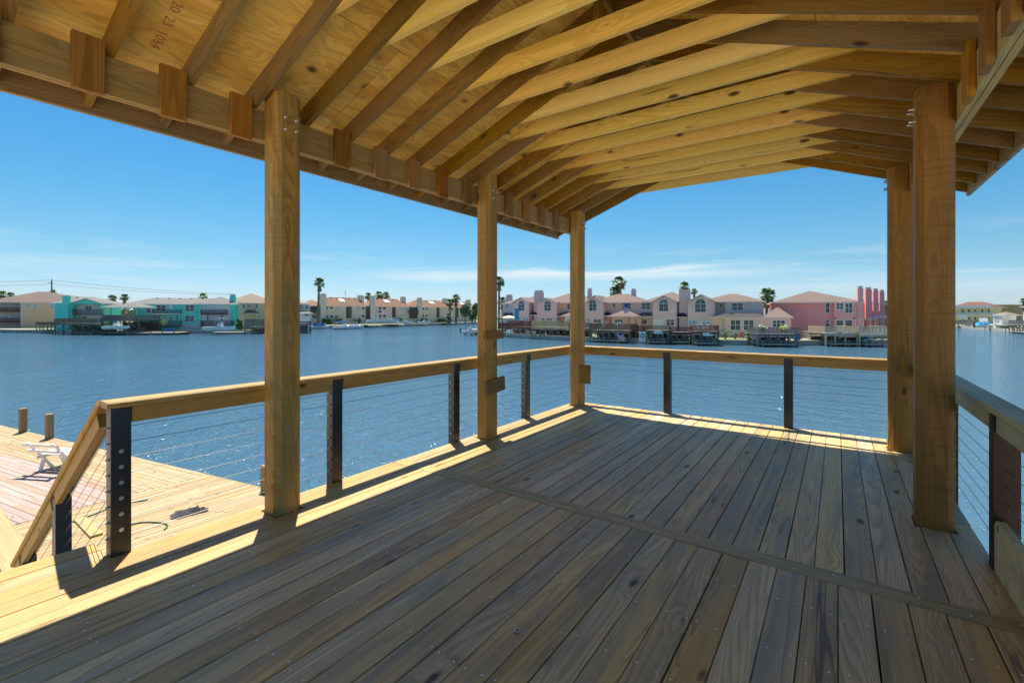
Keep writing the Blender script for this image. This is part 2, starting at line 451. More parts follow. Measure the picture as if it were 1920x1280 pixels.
for i in range(len(xs)):
    x0 = xs[i]; x1 = x0 + P
    if x1 > .79: break
    g = random.choice((.003, .004, .005, .007))
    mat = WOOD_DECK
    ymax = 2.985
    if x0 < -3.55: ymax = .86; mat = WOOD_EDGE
    elif x0 < -2.95: mat = WOOD_EDGE  # boards of the sunlit strip take the sun-toned copy
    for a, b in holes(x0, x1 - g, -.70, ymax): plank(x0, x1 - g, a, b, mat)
    plank(x0, x1 - g, -3.0, -.706, WOOD_EDGE)  # unseen boards behind the camera, added to bounce sunlight up to the roof
for k in range(-23, 8):
    x0 = -.246 + .1412 * k; x1 = x0 + .1412
    if x0 < -3.52 or x1 > .78: continue
    g = random.choice((.004, .006, .007, .010))
    mat = WOOD_EDGE if x0 < -2.95 else WOOD_DECK  # lit strip and shaded deck get separate wood colours
    for a, b in holes(x0, x1 - g, 3.125, 6.76): plank(x0, x1 - g, a, b, mat)
cs = lumber('cross_strip', (-3.49, 3.055, -.015), (.765, 3.055, -.015), .134, .036, WOOD_STRIP, deck_o)
cs['label'] = 'brown cross board between the two sets of planks'
m_ = MB(); m_.box((-3.46, -2.98, -.262), (.72, 6.70, -.238)); m_.build('gap_light_stop', WOOD_BEAM, deck_o)  # unseen sheet added to keep light from showing through the board gaps
# screw heads
sc = MB()
for j in range(-7, 17):
    y = .2 + j * .41
    if abs(y - 3.05) < .1 or y > 6.7: continue
    base, pp = (-.979, .1405) if y < 3.05 else (-.246, .1412)
    for k in range(-24, 13):
        x0 = base + pp * k
        if x0 < -3.5 or x0 > .66: continue
        for dx in (.028, .112):
            if random.random() < .12: continue
            xx, yy = x0 + dx + random.uniform(-.007, .007), y + random.uniform(-.016, .016)
            if any(a < xx < b and c < yy < d for a, b, c, d in POSTS): continue
            sc.disc((xx, yy, .0009), .0055, n=6, h=.0016)
for j in range(24):
    sc.disc((-3.4 + j * .178, 3.03 + .05 * (j % 2), .0035), .0055, n=6, h=.0016)
s_ = sc.build('screw_heads', plain('screw_zinc', (.8, .8, .78), .35, .3, .05, 20), deck_o, recalc=False); s_['kind'] = 'stuff'

# loose things on the deck
w_ = MB()
w_.tube([(0, 0, 0), (0, 0, .003)], .016, 16)
c_ = w_.build('washer', STEEL); c_.location = (-1.18, 1.72, .0025)
tag(c_, 'round steel washer lying on a dark plank in the middle of the deck', 'washer')
h_ = MB().use(plain('washer_hole', (.03, .03, .03), .8)); h_.tube([(0, 0, .0031), (0, 0, .0036)], .006, 10); h_.build('washer_hole', None, c_)
ch = MB(); ch.poly([(0, 0, 0), (.055, .012, 0), (.05, .045, 0), (.008, .04, 0)], (0, 0, .014))
ch = ch.build('wood_offcut', WOOD_TIE); ch.location = (.34, 2.05, .002); tag(ch, 'small yellow wood chip lying on the deck near the right edge', 'wood chip')

# ================================================================ pavilion roof
pav = empty('pavilion', (0, 0, 0), 0, 'open timber pavilion with fresh yellow rafters, collar ties and plywood gable roof', 'pavilion')
XR = -1.375; ZR = 3.682; SL = .378
def zu(x): return ZR - SL * abs(x - XR)          # underside of the rafters
YK = [1.235 + .402 * k for k in range(-3, 15)]
Y0 = -.06          # south end of the roof
XL, XRR = -3.905, 1.155
TH = math.atan(SL); cs_, sn_ = math.cos(TH), math.sin(TH)
RD = .14
def sloped(name, side, x_low, x_high, y, t, mat, depth=RD, zoff=0.):
    # rafter: plumb-cut board lying in the roof slope
    pts = []
    for x in (x_low, x_high):
        pts.append((x, zu(x) + zoff))
    m_ = MB()
    (xa, za), (xb, zb) = pts
    L = math.hypot(xb - xa, zb - za)
    # local frame: x along the slope
    d = Vector((xb - xa, 0, zb - za)).normalized(); up = Vector((-d.z, 0, d.x)) if d.x > 0 else Vector((d.z, 0, -d.x))
    vert = depth / cs_
    def loc(X, Z): v = Vector((X - xa, 0, Z - za)); return (v.dot(d), v.dot(up))
    prof = [loc(xa, za), loc(xb, zb), loc(xb, zb + vert), loc(xa, za + vert)]
    yl = Vector((0, 1, 0))
    m_.poly([(p[0], -t / 2, p[1]) for p in prof], (0, t, 0))
    o = m_.build(name, mat, pav)
    zz = d.cross(yl) if d.x > 0 else d.cross(yl)
    M = Matrix((d, yl, up)).transposed().to_4x4()
    if M.determinant() < 0:
        M = Matrix((d, yl, up)).transposed().to_4x4()
    M.translation = (xa, y, za); o.matrix_basis = M
    return o
raf_l = raf_r = None
for k, y in enumerate(YK):
    if raf_l is None:
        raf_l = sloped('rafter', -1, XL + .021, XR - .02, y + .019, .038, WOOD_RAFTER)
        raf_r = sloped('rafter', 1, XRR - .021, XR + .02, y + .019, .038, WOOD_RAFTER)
    else:
        for src in (raf_l, raf_r):
            c = src.copy(); COL.objects.link(c); c.location.y = y + .019
# ridge board
lumber('ridge_board', (XR, YK[0] - .02, ZR + .07), (XR, YK[-1] + .04, ZR + .07), .036, .185, WOOD_RAFTER, pav)
# collar ties: first ones on the north face of the rafters, later ones on the south face
ZT = 3.27
def tie(y, mat=WOOD_TIE):
    topz = zu(XR) + RD / cs_
    def xat(z): return (topz - .004 - z) / SL
    a, b = xat(ZT), xat(ZT + .14)
    a = min(a, 1.49)
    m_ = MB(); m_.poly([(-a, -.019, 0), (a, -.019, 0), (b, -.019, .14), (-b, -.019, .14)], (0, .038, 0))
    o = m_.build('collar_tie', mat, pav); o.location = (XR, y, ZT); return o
tie0 = None
for k, y in enumerate(YK):
    kk = k - 3
    yy = y + .038 + .0195 if (kk <= 6 or kk == 14) else y - .0195
    if tie0 is None: tie0 = tie(yy)
    else:
        c = tie0.copy(); COL.objects.link(c); c.location.y = yy
        c.location.x = XR + random.uniform(-.02, .02)
    if kk in (1, 2, 3, 4):        # short upright strut from the tie to the ridge
        lumber('king_strut', (XR + .045, yy + .02, ZT + .142), (XR + .045, yy + .02, ZR - .01), .04, .089, WOOD_RAFTER, pav, up=(0, 1, 0))
# plywood sheets with open joints
def sheet(side, s0, s1, y0, y1):
    # s measured down the slope from the ridge
    d = Vector((side * cs_, 0, -sn_)); up = Vector((side * sn_, 0, cs_))
    org = Vector((XR, 0, zu(XR) + RD / cs_ + .003))
    a = org + d * s0; 
    m_ = MB(); m_.box((0, 0, 0), (s1 - s0 - .006, y1 - y0 - .006, .015))
    o = m_.build('plywood_sheet', PLY, pav)
    M = Matrix((d, Vector((0, 1, 0)), up)).transposed().to_4x4()
    if M.determinant() < 0:
        # flip so that the frame stays right-handed
        M = Matrix((d, Vector((0, -1, 0)), up)).transposed().to_4x4(); M.translation = a + Vector((0, y1, 0))
    else: M.translation = a + Vector((0, y0, 0))
    o.matrix_basis = M
    return o
SLEN = (XR - XL + .05) / cs_
rows = [(.0, .13), (.13, 1.35), (1.35, SLEN)]
SHEETS = {}
for side in (-1, 1):
    for ri, (s0, s1) in enumerate(rows):
        off = 0 if ri % 2 else 1.22
        y = -1.35 - off
        while y < 6.93:
            a, b = max(y, Y0), min(y + 2.44, 6.93)
            if b - a > .05: SHEETS[(side, ri, round(a, 2))] = sheet(side, s0, s1, a, b)
            y += 2.44
# roof covering on top
rc = MB()
for side in (-1, 1):
    d = Vector((side * cs_, 0, -sn_)); up = Vector((side * sn_, 0, cs_))
    org = Vector((XR, 0, zu(XR) + RD / cs_ + .0205)) ; a = org; b = org + d * (SLEN + .02)
    rc.poly([a + Vector((0, Y0 - .01, 0)), b + Vector((0, Y0 - .01, 0)), b + up * .008 + Vector((0, Y0 - .01, 0)), a + up * .008 + Vector((0, Y0 - .01, 0))], (0, 6.96, 0))
rc.build('roof_felt', plain('roof_felt', (.12, .11, .1), .9), pav)
# fascias
for x, sx in ((XL, -1), (XRR, 1)):
    xf = x - .001
    lumber('fascia_board', (x, Y0, 2.70 + .088), (x, 3.1, 2.70 + .088), .036, .178, WOOD_BLUE, pav)
    lumber('fascia_board', (x, 3.103, 2.70 + .088), (x, 6.925, 2.70 + .088), .036, .178, WOOD_BLUE, pav)
# beams: two plies bolted to the outer faces of the posts
ZB0, ZB1 = 2.685, 2.905
for (xa, xb) in ((-3.422 - .0385, None), (-3.422 - .0785, None)):
    lumber('beam_board', (xa + .0195, -.02, (ZB0 + ZB1) / 2), (xa + .0195, 3.4, (ZB0 + ZB1) / 2), .037, ZB1 - ZB0, WOOD_BEAM, pav)
    lumber('beam_board', (xa + .0195, 3.403, (ZB0 + ZB1) / 2), (xa + .0195, 6.62, (ZB0 + ZB1) / 2), .037, ZB1 - ZB0, WOOD_BEAM, pav)
for xa in (.638 + .0195, .638 + .0595):
    lumber('beam_board', (xa, -.02, (ZB0 + ZB1) / 2), (xa, 6.45, (ZB0 + ZB1) / 2), .037, ZB1 - ZB0, WOOD_BEAM2, pav)
# blocks beside each rafter, inside and outside the beam
for k, y in enumerate(YK[:-1]):
    for (x, zl, zh) in ((-3.40, 2.655, 2.925), (.617, 2.655, 2.925)):
        yb = y - .085 if x < 0 else y + .04
        if any(a - .03 < x < b + .03 and c - .09 < yb < d + .09 for a, b, c, d in POSTS) and x in (-3.40, .617): continue
        jz = random.uniform(-.008, .008)
        if x in (-3.40, .617):
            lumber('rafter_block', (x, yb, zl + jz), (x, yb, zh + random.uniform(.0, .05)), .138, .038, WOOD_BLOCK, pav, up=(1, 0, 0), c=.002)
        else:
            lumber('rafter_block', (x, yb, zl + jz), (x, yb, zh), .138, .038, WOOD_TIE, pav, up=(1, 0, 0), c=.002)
# posts with broad chamfers; bolts as sub-parts
def octo(x0, x1, y0, y1, z1, c=.042):
    m_ = MB(); hx, hy = (x1 - x0) / 2, (y1 - y0) / 2
    prof = [(-hx + c, -hy), (hx - c, -hy), (hx, -hy + c), (hx, hy - c), (hx - c, hy), (-hx + c, hy), (-hx, hy - c), (-hx, -hy + c)]
    # length along local x so that the grain runs up the post
    m_.poly([(-.3, a, b) for a, b in prof], (z1 + .3, 0, 0))
    o = m_.build('timber_post', WOOD_POST if x0 < 0 else WOOD_POST2, pav)
    M = Matrix((Vector((0, 0, 1)), Vector((1, 0, 0)), Vector((0, 1, 0)))).transposed().to_4x4()
    M.translation = ((x0 + x1) / 2, (y0 + y1) / 2, 0); o.matrix_basis = M
    return o
for i, (x0, x1, y0, y1) in enumerate(POSTS):
    o = octo(x0, x1, y0, y1, 3.01 if x0 < 0 else 2.95)
    left = x0 < 0
    for by, bz in ((.07, 2.83), (.15, 2.83), (.07, 2.745), (.15, 2.75)):
        xf = (x1 if left else x0) ; s = 1 if left else -1
        b_ = MB()
        b_.tube([(xf, y0 + by, bz), (xf + s * .003, y0 + by, bz)], .017, 12)
        b_.tube([(xf + s * .003, y0 + by, bz), (xf + s * .016, y0 + by, bz)], .011, 6)
        b_.tube([(xf + s * .016, y0 + by, bz), (xf + s * .034, y0 + by, bz)], .006, 8)
        ob = b_.build('bolt', STEEL, o); ob.matrix_parent_inverse = o.matrix_basis.inverted()
# scrap blocks screwed to the posts at rail height
for (p0, p1, ww, tt, up) in (((-3.20, 4.02, 1.19), (-3.20, 4.36, 1.19), .1, .038, (1, 0, 0)), ((-3.20, 4.03, .59), (-3.20, 4.385, .62), .16, .038, (1, 0, 0))):
    lumber('scrap_block', p0, p1, ww, tt, WOOD_BLOCK if ww == .1 else WOOD_RAFTER, pav, up=up)
lumber('scrap_block', (-3.13, 6.38, .37), (-3.13, 6.38, .65), .17, .04, WOOD_RAFTER, pav, up=(0, 1, 0))
# printed grade numbers on one sheet
RED_INK = plain('red_ink', (.42, .16, .06), .8, 0, .3, 60)
def ply_text(body, p_top, p_bot, size, mat, parent):
    cu = bpy.data.curves.new('grade_text', 'FONT'); cu.body = body; cu.size = size; cu.align_x = 'LEFT'; cu.extrude = 0.0002
    cu.space_character = 1.1
    tmp = bpy.data.objects.new('tmp_text', cu); COL.objects.link(tmp)
    dg = bpy.context.evaluated_depsgraph_get(); me = bpy.data.meshes.new_from_object(tmp.evaluated_get(dg))
    bpy.data.objects.remove(tmp)
    me.materials.clear(); me.materials.append(mat)
    o = bpy.data.objects.new('grade_stamp', me); COL.objects.link(o); o.parent = parent
    d = (Vector(p_bot) - Vector(p_top)).normalized(); 
    nrm = Vector((sn_, 0, -cs_))                  # the sheet's visible (lower) side
    y = nrm.cross(d)
    M = Matrix((d, y, nrm)).transposed().to_4x4(); M.translation = Vector(p_top) + nrm * .0015
    o.matrix_basis = (parent.matrix_basis.inverted() @ M)
    return o
d_ = Vector((-cs_, 0, -sn_)); org_ = Vector((XR, 0, zu(XR) + RD / cs_ + .003))
pt = org_ + d_ * ((XR + 2.95) / cs_) + Vector((0, 1.04, 0))
sh_ = sorted([(k[2], v) for (k, v) in SHEETS.items() if k[0] == -1 and k[1] == 2 and k[2] <= .9], key=lambda t: t[0])[-1][1]
for i_, tx in enumerate(('16', '20', '23', '1054')): ply_text(tx, pt + d_ * (.12 * i_), pt + d_ * 2, .072, RED_INK, sh_)

# ================================================================ cable railings
def steel_post(root, x, y, z0, z1, axis, mat=STEEL_DARK, n=8, a=.085, b=.1, term=(1, 1), cz=None):
    m_ = MB(); m_.box((-a / 2, -b / 2, z0), (a / 2, b / 2, z1))
    o = m_.build('steel_post', mat, root); o.location = (x, y, 0)
    bv = o.modifiers.new('bevel', 'BEVEL'); bv.width = .003; bv.segments = 1
    return o
CZ = [.10 + .093 * i for i in range(8)]
def nub(parent, p, d, r=.009):
    m_ = MB(); m_.tube([p, Vector(p) + Vector(d) * .012], r, 8); m_.tube([Vector(p) + Vector(d) * .012, Vector(p) + Vector(d) * .03], r * .6, 6)
    o = m_.build('cable_fitting', STEEL, parent); return o
def rail_run(root, p0, p1, mat, side, gaps, zc=.912):
    """rounded cap, with a 2x4 on edge under its inner side between the steel posts; side = towards the deck"""
    p0 = Vector(p0); p1 = Vector(p1); s = Vector(side); d = (p1 - p0).normalized(); L = (p1 - p0).length
    rel_ = lambda v: v - root.location
    t = 0
    while t < L - .01:
        e = L if L - t < 4.5 else t + 3.6
        lumber('handrail_cap', rel_(p0 + d * t + Vector((0, 0, zc - .0195))), rel_(p0 + d * (e - .003) + Vector((0, 0, zc - .0195))), .14, .038, mat, root, c=.012); t = e
    cuts = [0] + [v for g in gaps for v in (g - .052, g + .052)] + [L]
    for i in range(0, len(cuts), 2):
        a_, b_ = cuts[i], cuts[i + 1]
        if b_ - a_ < .03: continue
        q = s * .04 + Vector((0, 0, zc - .0395 - .048))
        lumber('sub_rail', rel_(p0 + d * a_ + q), rel_(p0 + d * b_ + q), .038, .095, mat, root, c=.003)
# left side
rl = empty('cable_railing', (-3.53, .87, 0), 0, 'long cable railing with timber cap along the left deck edge', 'railing', 'cable railings around the deck')
def rel(root, p): return Vector(p) - root.location
lposts = [.915, 2.37, 3.88, 5.34]
ZC = .912
rail_run(rl, (-3.53, .845, 0), (-3.53, 6.80, 0), WOOD_RAIL, (1, 0, 0), [y - .845 for y in lposts])
for i, y in enumerate(lposts):
    q = rel(rl, (-3.522, y, 0))
    o = steel_post(rl, q.x, q.y, -.25, .872, 'y', a=.085, b=.098)
    for z in CZ:
        nub(o, (0, -.049, z + .0), (0, -.5, 0), .008)
    if i == 0:
        for z in CZ[1:7]: nub(o, (.0425, -.0, z - .045), (.3, 0, 0), .0125)
for z in CZ:
    for a, b in ((.96, 6.74),):
        m_ = MB(); m_.tube([rel(rl, (-3.50, a, z)), rel(rl, (-3.50, b, z))], .0019, 5, cap=False); m_.build('cable', CABLE, rl)
# far side
rf = empty('cable_railing', (-1.4, 6.73, 0), 0, 'straight cable railing across the far end of the deck', 'railing', 'cable railings around the deck')
rail_run(rf, (-3.455, 6.755, 0), (.69, 6.755, 0), WOOD_RAIL, (0, -1, 0), [1.455, 2.955])
for x in (-2.0, -.50):
    q = rel(rf, (x, 6.745, 0)); o = steel_post(rf, q.x, q.y, -.25, .872, 'x', a=.098, b=.085)
for z in CZ:
    m_ = MB(); m_.tube([rel(rf, (-3.46, 6.74, z)), rel(rf, (.70, 6.74, z))], .0019, 5, cap=False); m_.build('cable', CABLE, rf)
# right side
rr = empty('cable_railing', (.76, 5.0, 0), 0, 'cable railing with greenish weathered cap along the right deck edge', 'railing', 'cable railings around the deck')
RP = (2.3, 3.70, 5.3)
rail_run(rr, (.78, 2.2, 0), (.78, 6.83, 0), WOOD_RAILG, (-1, 0, 0), [y - 2.2 for y in RP], .90)
for y in RP:
    q = rel(rr, (.765, y, 0)); o = steel_post(rr, q.x, q.y, -.25, .860, 'y', STEEL_BROWN, a=.11, b=.085)
for z in CZ:
    m_ = MB(); m_.tube([rel(rr, (.765, 2.2, z)), rel(rr, (.765, 6.75, z))], .0019, 5, cap=False); m_.build('cable', CABLE, rr)
# kick board standing on edge at the right
kb = MB(); kb.poly([(0, 0, 0), (0, 1.9, 0), (0, 1.9, .235), (0, 1.84, .285), (0, 0, .285)], (.04, 0, 0))
kb = kb.build('kick_board', WOOD_DECK); kb.location = (.715, 1.78, .003); tag(kb, 'wide board with a clipped corner standing on edge along the right side of the deck', 'board')

# ---------------------------------------------------------------- staircase down to the dock, with its own railing
ZD = -2.87
SG = .68                                            # slope of the flight
st_ = empty('staircase', (-3.84, .45, 0), 0, 'timber staircase going down from the deck to the lower dock', 'staircase')
n_tr = 15
for i in range(n_tr):
    x = -.14 - i * .265; z = -.19 - i * .18
    lumber('tread', (x, -.4, z), (x, .34, z), .26, .036, WOOD_EDGE, st_)
for yy in (-.42, .36):
    lumber('stringer', (.0, yy, -.22), (-.265 * 15 - .05, yy, -.22 - .18 * 15 - .03), .038, .26, WOOD_EDGE, st_)
sr = empty('stair_railing', (-3.55, .89, 0), 0, 'sloping orange-brown stair handrail with cables beside the staircase', 'railing')
p0 = Vector((-3.605, .90, ZC - .02)); dx = 2.62
p1 = p0 + Vector((-dx, 0, -dx * SG))
lumber('handrail_cap', rel(sr, p0), rel(sr, p1), .14, .04, WOOD_RAIL, sr, up=(0, 0, 1), c=.01)
off = Vector((-.02, .0, -.075))
for (t0, t1) in ((.02, .42), (.46, .86), (.9, 1.0)):
    a_ = p0.lerp(p1, t0) + Vector((0, -.03, -.075)); b_ = p0.lerp(p1, t1) + Vector((0, -.03, -.075))
    lumber('sub_rail', rel(sr, a_), rel(sr, b_), .04, .09, WOOD_RAIL, sr)
for t in (.44, .88):
    q = p0.lerp(p1, t); r_ = rel(sr, q)
    m_ = MB(); m_.box((-.05, -.045, q.z - 1.0), (.05, .045, q.z - .05)); o = m_.build('steel_post', STEEL_DARK, sr); o.location = (r_.x, r_.y, 0)
for i in range(7):
    dz = -.16 - i * .1
    m_ = MB(); m_.tube([rel(sr, p0 + Vector((0, 0, dz))), rel(sr, p1 + Vector((0, 0, dz)))], .0019, 5, cap=False); m_.build('cable', CABLE, sr)
lr = empty('landing_railing', (-8.2, .95, -1.0), 0, 'lower landing railing with broad pale yellow cap at the foot of the stairs', 'railing')
lumber('handrail_cap', (-3.2, 0, -.02), (1.95, -.02, -.02), .25, .04, WOOD_EDGE, lr)
for x in (-2.8, -.4, 1.8):
    m_ = MB(); m_.box((x - .05, .0, -1.87), (x + .05, .09, -.04)); m_.build('steel_post', STEEL_DARK, lr)
lumber('sub_rail', (-3.2, -.06, -.30), (1.95, -.08, -.30), .04, .50, plain('shaded_board', (.10, .08, .06), .7), lr)  # dark board: the shade under the cap is put into its colour

# ================================================================ lower dock
DA = Vector((-26.4, 3.25, 0)); DB = Vector((-11.74, 5.81, 0)); dd = (DB - DA).normalized(); dn = Vector((-dd.y, dd.x, 0))
dock = MB()
zb = ZD - .045
E0 = DA - dd * 14; E1 = DB + dd * 4.4
fr = [E0, E1, Vector((E1.x, -4, 0)), Vector((E0.x, -14, 0))]
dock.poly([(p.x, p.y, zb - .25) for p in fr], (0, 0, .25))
dock_o = tag(dock.build('lower_dock', plain('dock_frame_timber', (.12, .09, .06), .9)), 'lower boat dock of old pinkish boards edged with new yellow boards', None, None, 'structure')  # even dark brown slab below the dock boards
OLD = wood('old_dock_wood', (.40, .31, .275), (.29, .215, .185), stain=(.40, .33, .3), stain_amt=.4, knots=0, rough=.8, vary=.2, lengthscale=.5)
NEWD = wood('new_dock_wood', (.42, .32, .19), (.29, .215, .115), knots=.5, rough=.6, vary=.2)
TH_D = .04
NEWD2 = wood('new_dock_wood_across', (.42, .32, .19), (.29, .215, .115), knots=.6, rough=.6, vary=.3, swap=True)
def strip_boards(name, mat, o, u, v, lenfun, w, n0, n1, gap=.01):
    m_ = MB()
    for i in range(n0, n1):
        a, b = lenfun(i)
        if b - a < .05: continue
        p0 = o + v * (i * w + w / 2) + u * a; p1 = o + v * (i * w + w / 2) + u * b
        m_.bar((p0.x, p0.y, ZD - TH_D / 2 + random.uniform(-.003, .003)), (p1.x, p1.y, ZD - TH_D / 2 + random.uniform(-.003, .003)), w - gap, TH_D)
    ob = m_.build(name, mat, dock_o); ob['kind'] = 'stuff'; return ob
def split_boards(name, mat, o, u, v, lo, hi, w, n0, n1, piece=3.6):
    """boards laid end to end, joined as one mesh"""
    m_ = MB()
    for i in range(n0, n1):
        c = o + v * (i * w + w / 2); a = lo(i) if callable(lo) else lo; b = hi(i) if callable(hi) else hi
        t = a; first_ = True
        while t < b - .05:
            e = min(b, t + (piece * random.uniform(.3, 1) if first_ else piece)); first_ = False
            z = ZD - TH_D / 2 + random.uniform(-.003, .003)
            p0 = c + u * t; p1 = c + u * (e - .006)
            m_.bar((p0.x, p0.y, z), (p1.x, p1.y, z), w - .009, TH_D); t = e
    ob = m_.build(name, mat, dock_o); ob['kind'] = 'stuff'; return ob
# edge strip: boards parallel to the water's edge
e_o = DA - dd * 14
def end_at(i, w, o): return (-13.735 - o.x + dn.x * (i + .5) * w) / dd.x
def hi_edge(i): return end_at(i, .15, e_o)
split_boards('edge_boards', NEWD, e_o, dd, -dn, 0, hi_edge, .15, 0, 10)
split_boards('old_boards', OLD, e_o - dn * 1.505, dd, -dn, 0, lambda i: end_at(i, .15, e_o - dn * 1.505), .15, 0, 62)
# near field: boards running along y
def hiy(i):
    x = -13.78 + i * .145
    return DA.y + (x - DA.x) * dd.y / dd.x - .01
m_ = MB()
for i in range(0, 44):
    x = -13.72 + i * .145
    y1 = DA.y + (x - DA.x) * dd.y / dd.x - .02; y0 = -3.8
    t = y0 + random.uniform(0, 2)
    prev = y0
    while prev < y1:
        e = min(y1, t + 3.4); z = ZD - TH_D / 2 + random.uniform(-.003, .003)
        m_.bar((x + .07, prev, z), (x + .07, e - .006, z), .136, TH_D); prev = e; t = e
ob = m_.build('new_boards', NEWD2, dock_o); ob['kind'] = 'stuff'
# edge skirt
m_ = MB(); a = e_o + dn * .03; b = E1 + dn * .03
m_.bar((a.x, a.y, ZD - .2), (b.x, b.y, ZD - .2), .04, .35); m_.build('edge_skirt', WOOD_BEAM, dock_o)
# square mooring posts along the dock edge
PILE = wood('piling_wood', (.34, .26, .15), (.2, .14, .07), knots=.3, rough=.75, vary=.2)
def dock_pile(t, h, label):
    q = DA + dd * t - dn * .1
    m_ = MB(); m_.box((-1.9, -.09, -.09), (h, .09, .09)); o = m_.build('mooring_post', PILE)
    M = Matrix((Vector((0, 0, 1)), dd, dn)).transposed().to_4x4(); M.translation = (q.x, q.y, ZD); o.matrix_basis = M
    tag(o, label, 'mooring post', 'square mooring posts on the lower dock')
for t, h, lb in ((2.25, .86, 'square timber mooring post furthest out on the lower dock edge'),
                 (4.25, .84, 'square timber mooring post in front of the white bench'),
                 (6.9, .72, 'square mooring post partly hidden behind the sloping stair handrail'),
                 (15.25, .62, 'square mooring post just left of the nearest big pavilion post')):
    dock_pile(t, h, lb)
# white bench
WHITE = plain('white_paint', (.78, .77, .74), .5, 0, .06, 8)
bd = Vector((.90, .44, 0)).normalized(); bn = Vector((-bd.y, bd.x, 0))
be = empty('garden_bench', (-17.45, 3.1, ZD), math.atan2(bd.y, bd.x), 'white painted wooden bench on the pinkish lower dock', 'bench')
for x in (-.40, .40):
    lumber('leg', (x, .62, .0), (x, .46, .44), .04, .10, WHITE, be, up=(1, 0, 0))
    lumber('leg', (x, .02, .0), (x, .12, .42), .04, .10, WHITE, be, up=(1, 0, 0))
    lumber('back_post', (x + .044, .30, .0), (x + .044, -.30, .86), .04, .10, WHITE, be, up=(1, 0, 0))
    lumber('seat_rail', (x, -.06, .40), (x, .60, .40), .04, .09, WHITE, be)
for i in range(3):
    lumber('seat_slat', (-.56, .12 + i * .19, .462), (.56, .12 + i * .19, .462), .17, .03, WHITE, be)
for i in range(2):
    lumber('back_slat', (-.56, -.155 - i * .125, .60 + i * .20), (.56, -.155 - i * .125, .60 + i * .20), .03, .10, WHITE, be, up=(0, -.55, .83))
# dark cloth lying on the dock
CLOTH = plain('dark_cloth', (.055, .05, .06), .9, 0, .4, 20)
bm = bmesh.new(); bmesh.ops.create_grid(bm, x_segments=36, y_segments=24, size=.5)
from mathutils import noise as mnoise
for v in bm.verts:
    x, y = v.co.x, v.co.y
    r = max(abs(x) * 1.0, abs(y) * 1.5)
    n = mnoise.fractal(Vector((x * 4, y * 5, 3.3)), 1.0, 2.0, 4)
    v.co.x = x * .62 + n * .06; v.co.y = y * .38 * (1 - .3 * math.sin(x * 5)) + n * .05
    edge = max(0, 1 - (abs(x) / .5) ** 4) * max(0, 1 - (abs(y) / .5) ** 4)
    v.co.z = .006 + max(0, .04 + n * .11) * edge
me = bpy.data.meshes.new('crumpled_cloth'); bm.to_mesh(me); bm.free(); me.materials.append(CLOTH)
cl = bpy.data.objects.new('crumpled_cloth', me); COL.objects.link(cl); cl.location = (-11.42, 4.18, ZD + .004); cl.rotation_euler = (0, 0, R(62))
tag(cl, 'dark grey crumpled cloth lying on the new yellow dock boards', 'cloth')
# hoses
HOSE = plain('green_hose', (.02, .13, .09), .45, 0, .1, 10)
def hose(name, pts, label, r=.014):
    m_ = MB(); P_ = [Vector(p) for p in pts]; out = []
    for i in range(len(P_) - 1):
        a0 = P_[max(i - 1, 0)]; a1 = P_[i]; a2 = P_[i + 1]; a3 = P_[min(i + 2, len(P_) - 1)]
        for k in range(6):
            t = k / 6; out.append(.5 * ((2 * a1) + (-a0 + a2) * t + (2 * a0 - 5 * a1 + 4 * a2 - a3) * t * t + (-a0 + 3 * a1 - 3 * a2 + a3) * t ** 3))
    out.append(P_[-1]); m_.tube(out, r, 8); o = m_.build(name, HOSE, smooth=True); tag(o, label, 'hose'); return o
hz = ZD + .016
hose('garden_hose', [(-11.75, 3.22, hz), (-11.68, 3.42, hz), (-11.35, 3.62, hz), (-11.1, 3.66, hz), (-10.93, 3.55, hz)], 'short curved piece of dark green hose on the yellow dock boards')
hose('garden_hose', [(-12.85, 2.6, hz), (-13.0, 2.95, hz), (-13.15, 3.4, hz), (-13.0, 3.9, hz)], 'long green hose running behind the stair handrail on the dock')
ob_ = lumber('loose_board', (-12.9, 2.72, ZD + .021), (-11.7, 2.7, ZD + .021), .19, .038, WOOD_RAILG); tag(ob_, 'loose greenish board lying on the dock beside the stairs', 'board')
# ================================================================ water
ZWAT = -3.70
def water_mat():
    m = NT('water')
    g = m.n('ShaderNodeNewGeometry'); p = g.outputs['Position']
    m.b.inputs['Base Color'].default_value = (.055, .125, .19, 1)
    m.b.inputs['Roughness'].default_value = .08
    m.b.inputs['IOR'].default_value = 1.33
    rot = m.n('ShaderNodeVectorRotate'); m.l(p, rot.inputs['Vector']); rot.inputs['Angle'].default_value = R(25)
    q = rot.outputs[0]
    a = m.noise(m.vmul(q, (.5, 1.1, 1)), 1, 2, .5, .4)
    md = m.noise(m.vmul(q, (1.7, 3.1, 1)), 1, 2, .5, .5)
    b = m.noise(m.vmul(q, (4.2, 7.5, 1)), 1, 2, .6, .4)
    c = m.noise(m.vmul(q, (12, 18, 1)), 1, 2, .6, .2)
    wind = m.noise(m.vmul(p, (.035, .02, .03)), 1, 3, .55, .6)          # patches of calmer and rougher water
    k = m.smooth(wind, .35, .65, .65, 1.2)
    h = m.math('ADD', m.math('ADD', m.math('MULTIPLY', a, .17), m.math('MULTIPLY', md, .16)), m.math('ADD', m.math('MULTIPLY', b, .075), m.math('MULTIPLY', c, .02)))
    h = m.math('MULTIPLY', h, k)
    m.bump(h, 1.0, 1.0)
    return m.m
m_ = MB()
m_.add([(-2500, -2500, ZWAT), (2500, -2500, ZWAT), (2500, 2500, ZWAT), (-2500, 2500, ZWAT)], [(0, 1, 2, 3)])
wat = m_.build('water', water_mat(), recalc=False); tag(wat, 'rippled blue canal water', None, None, 'structure')
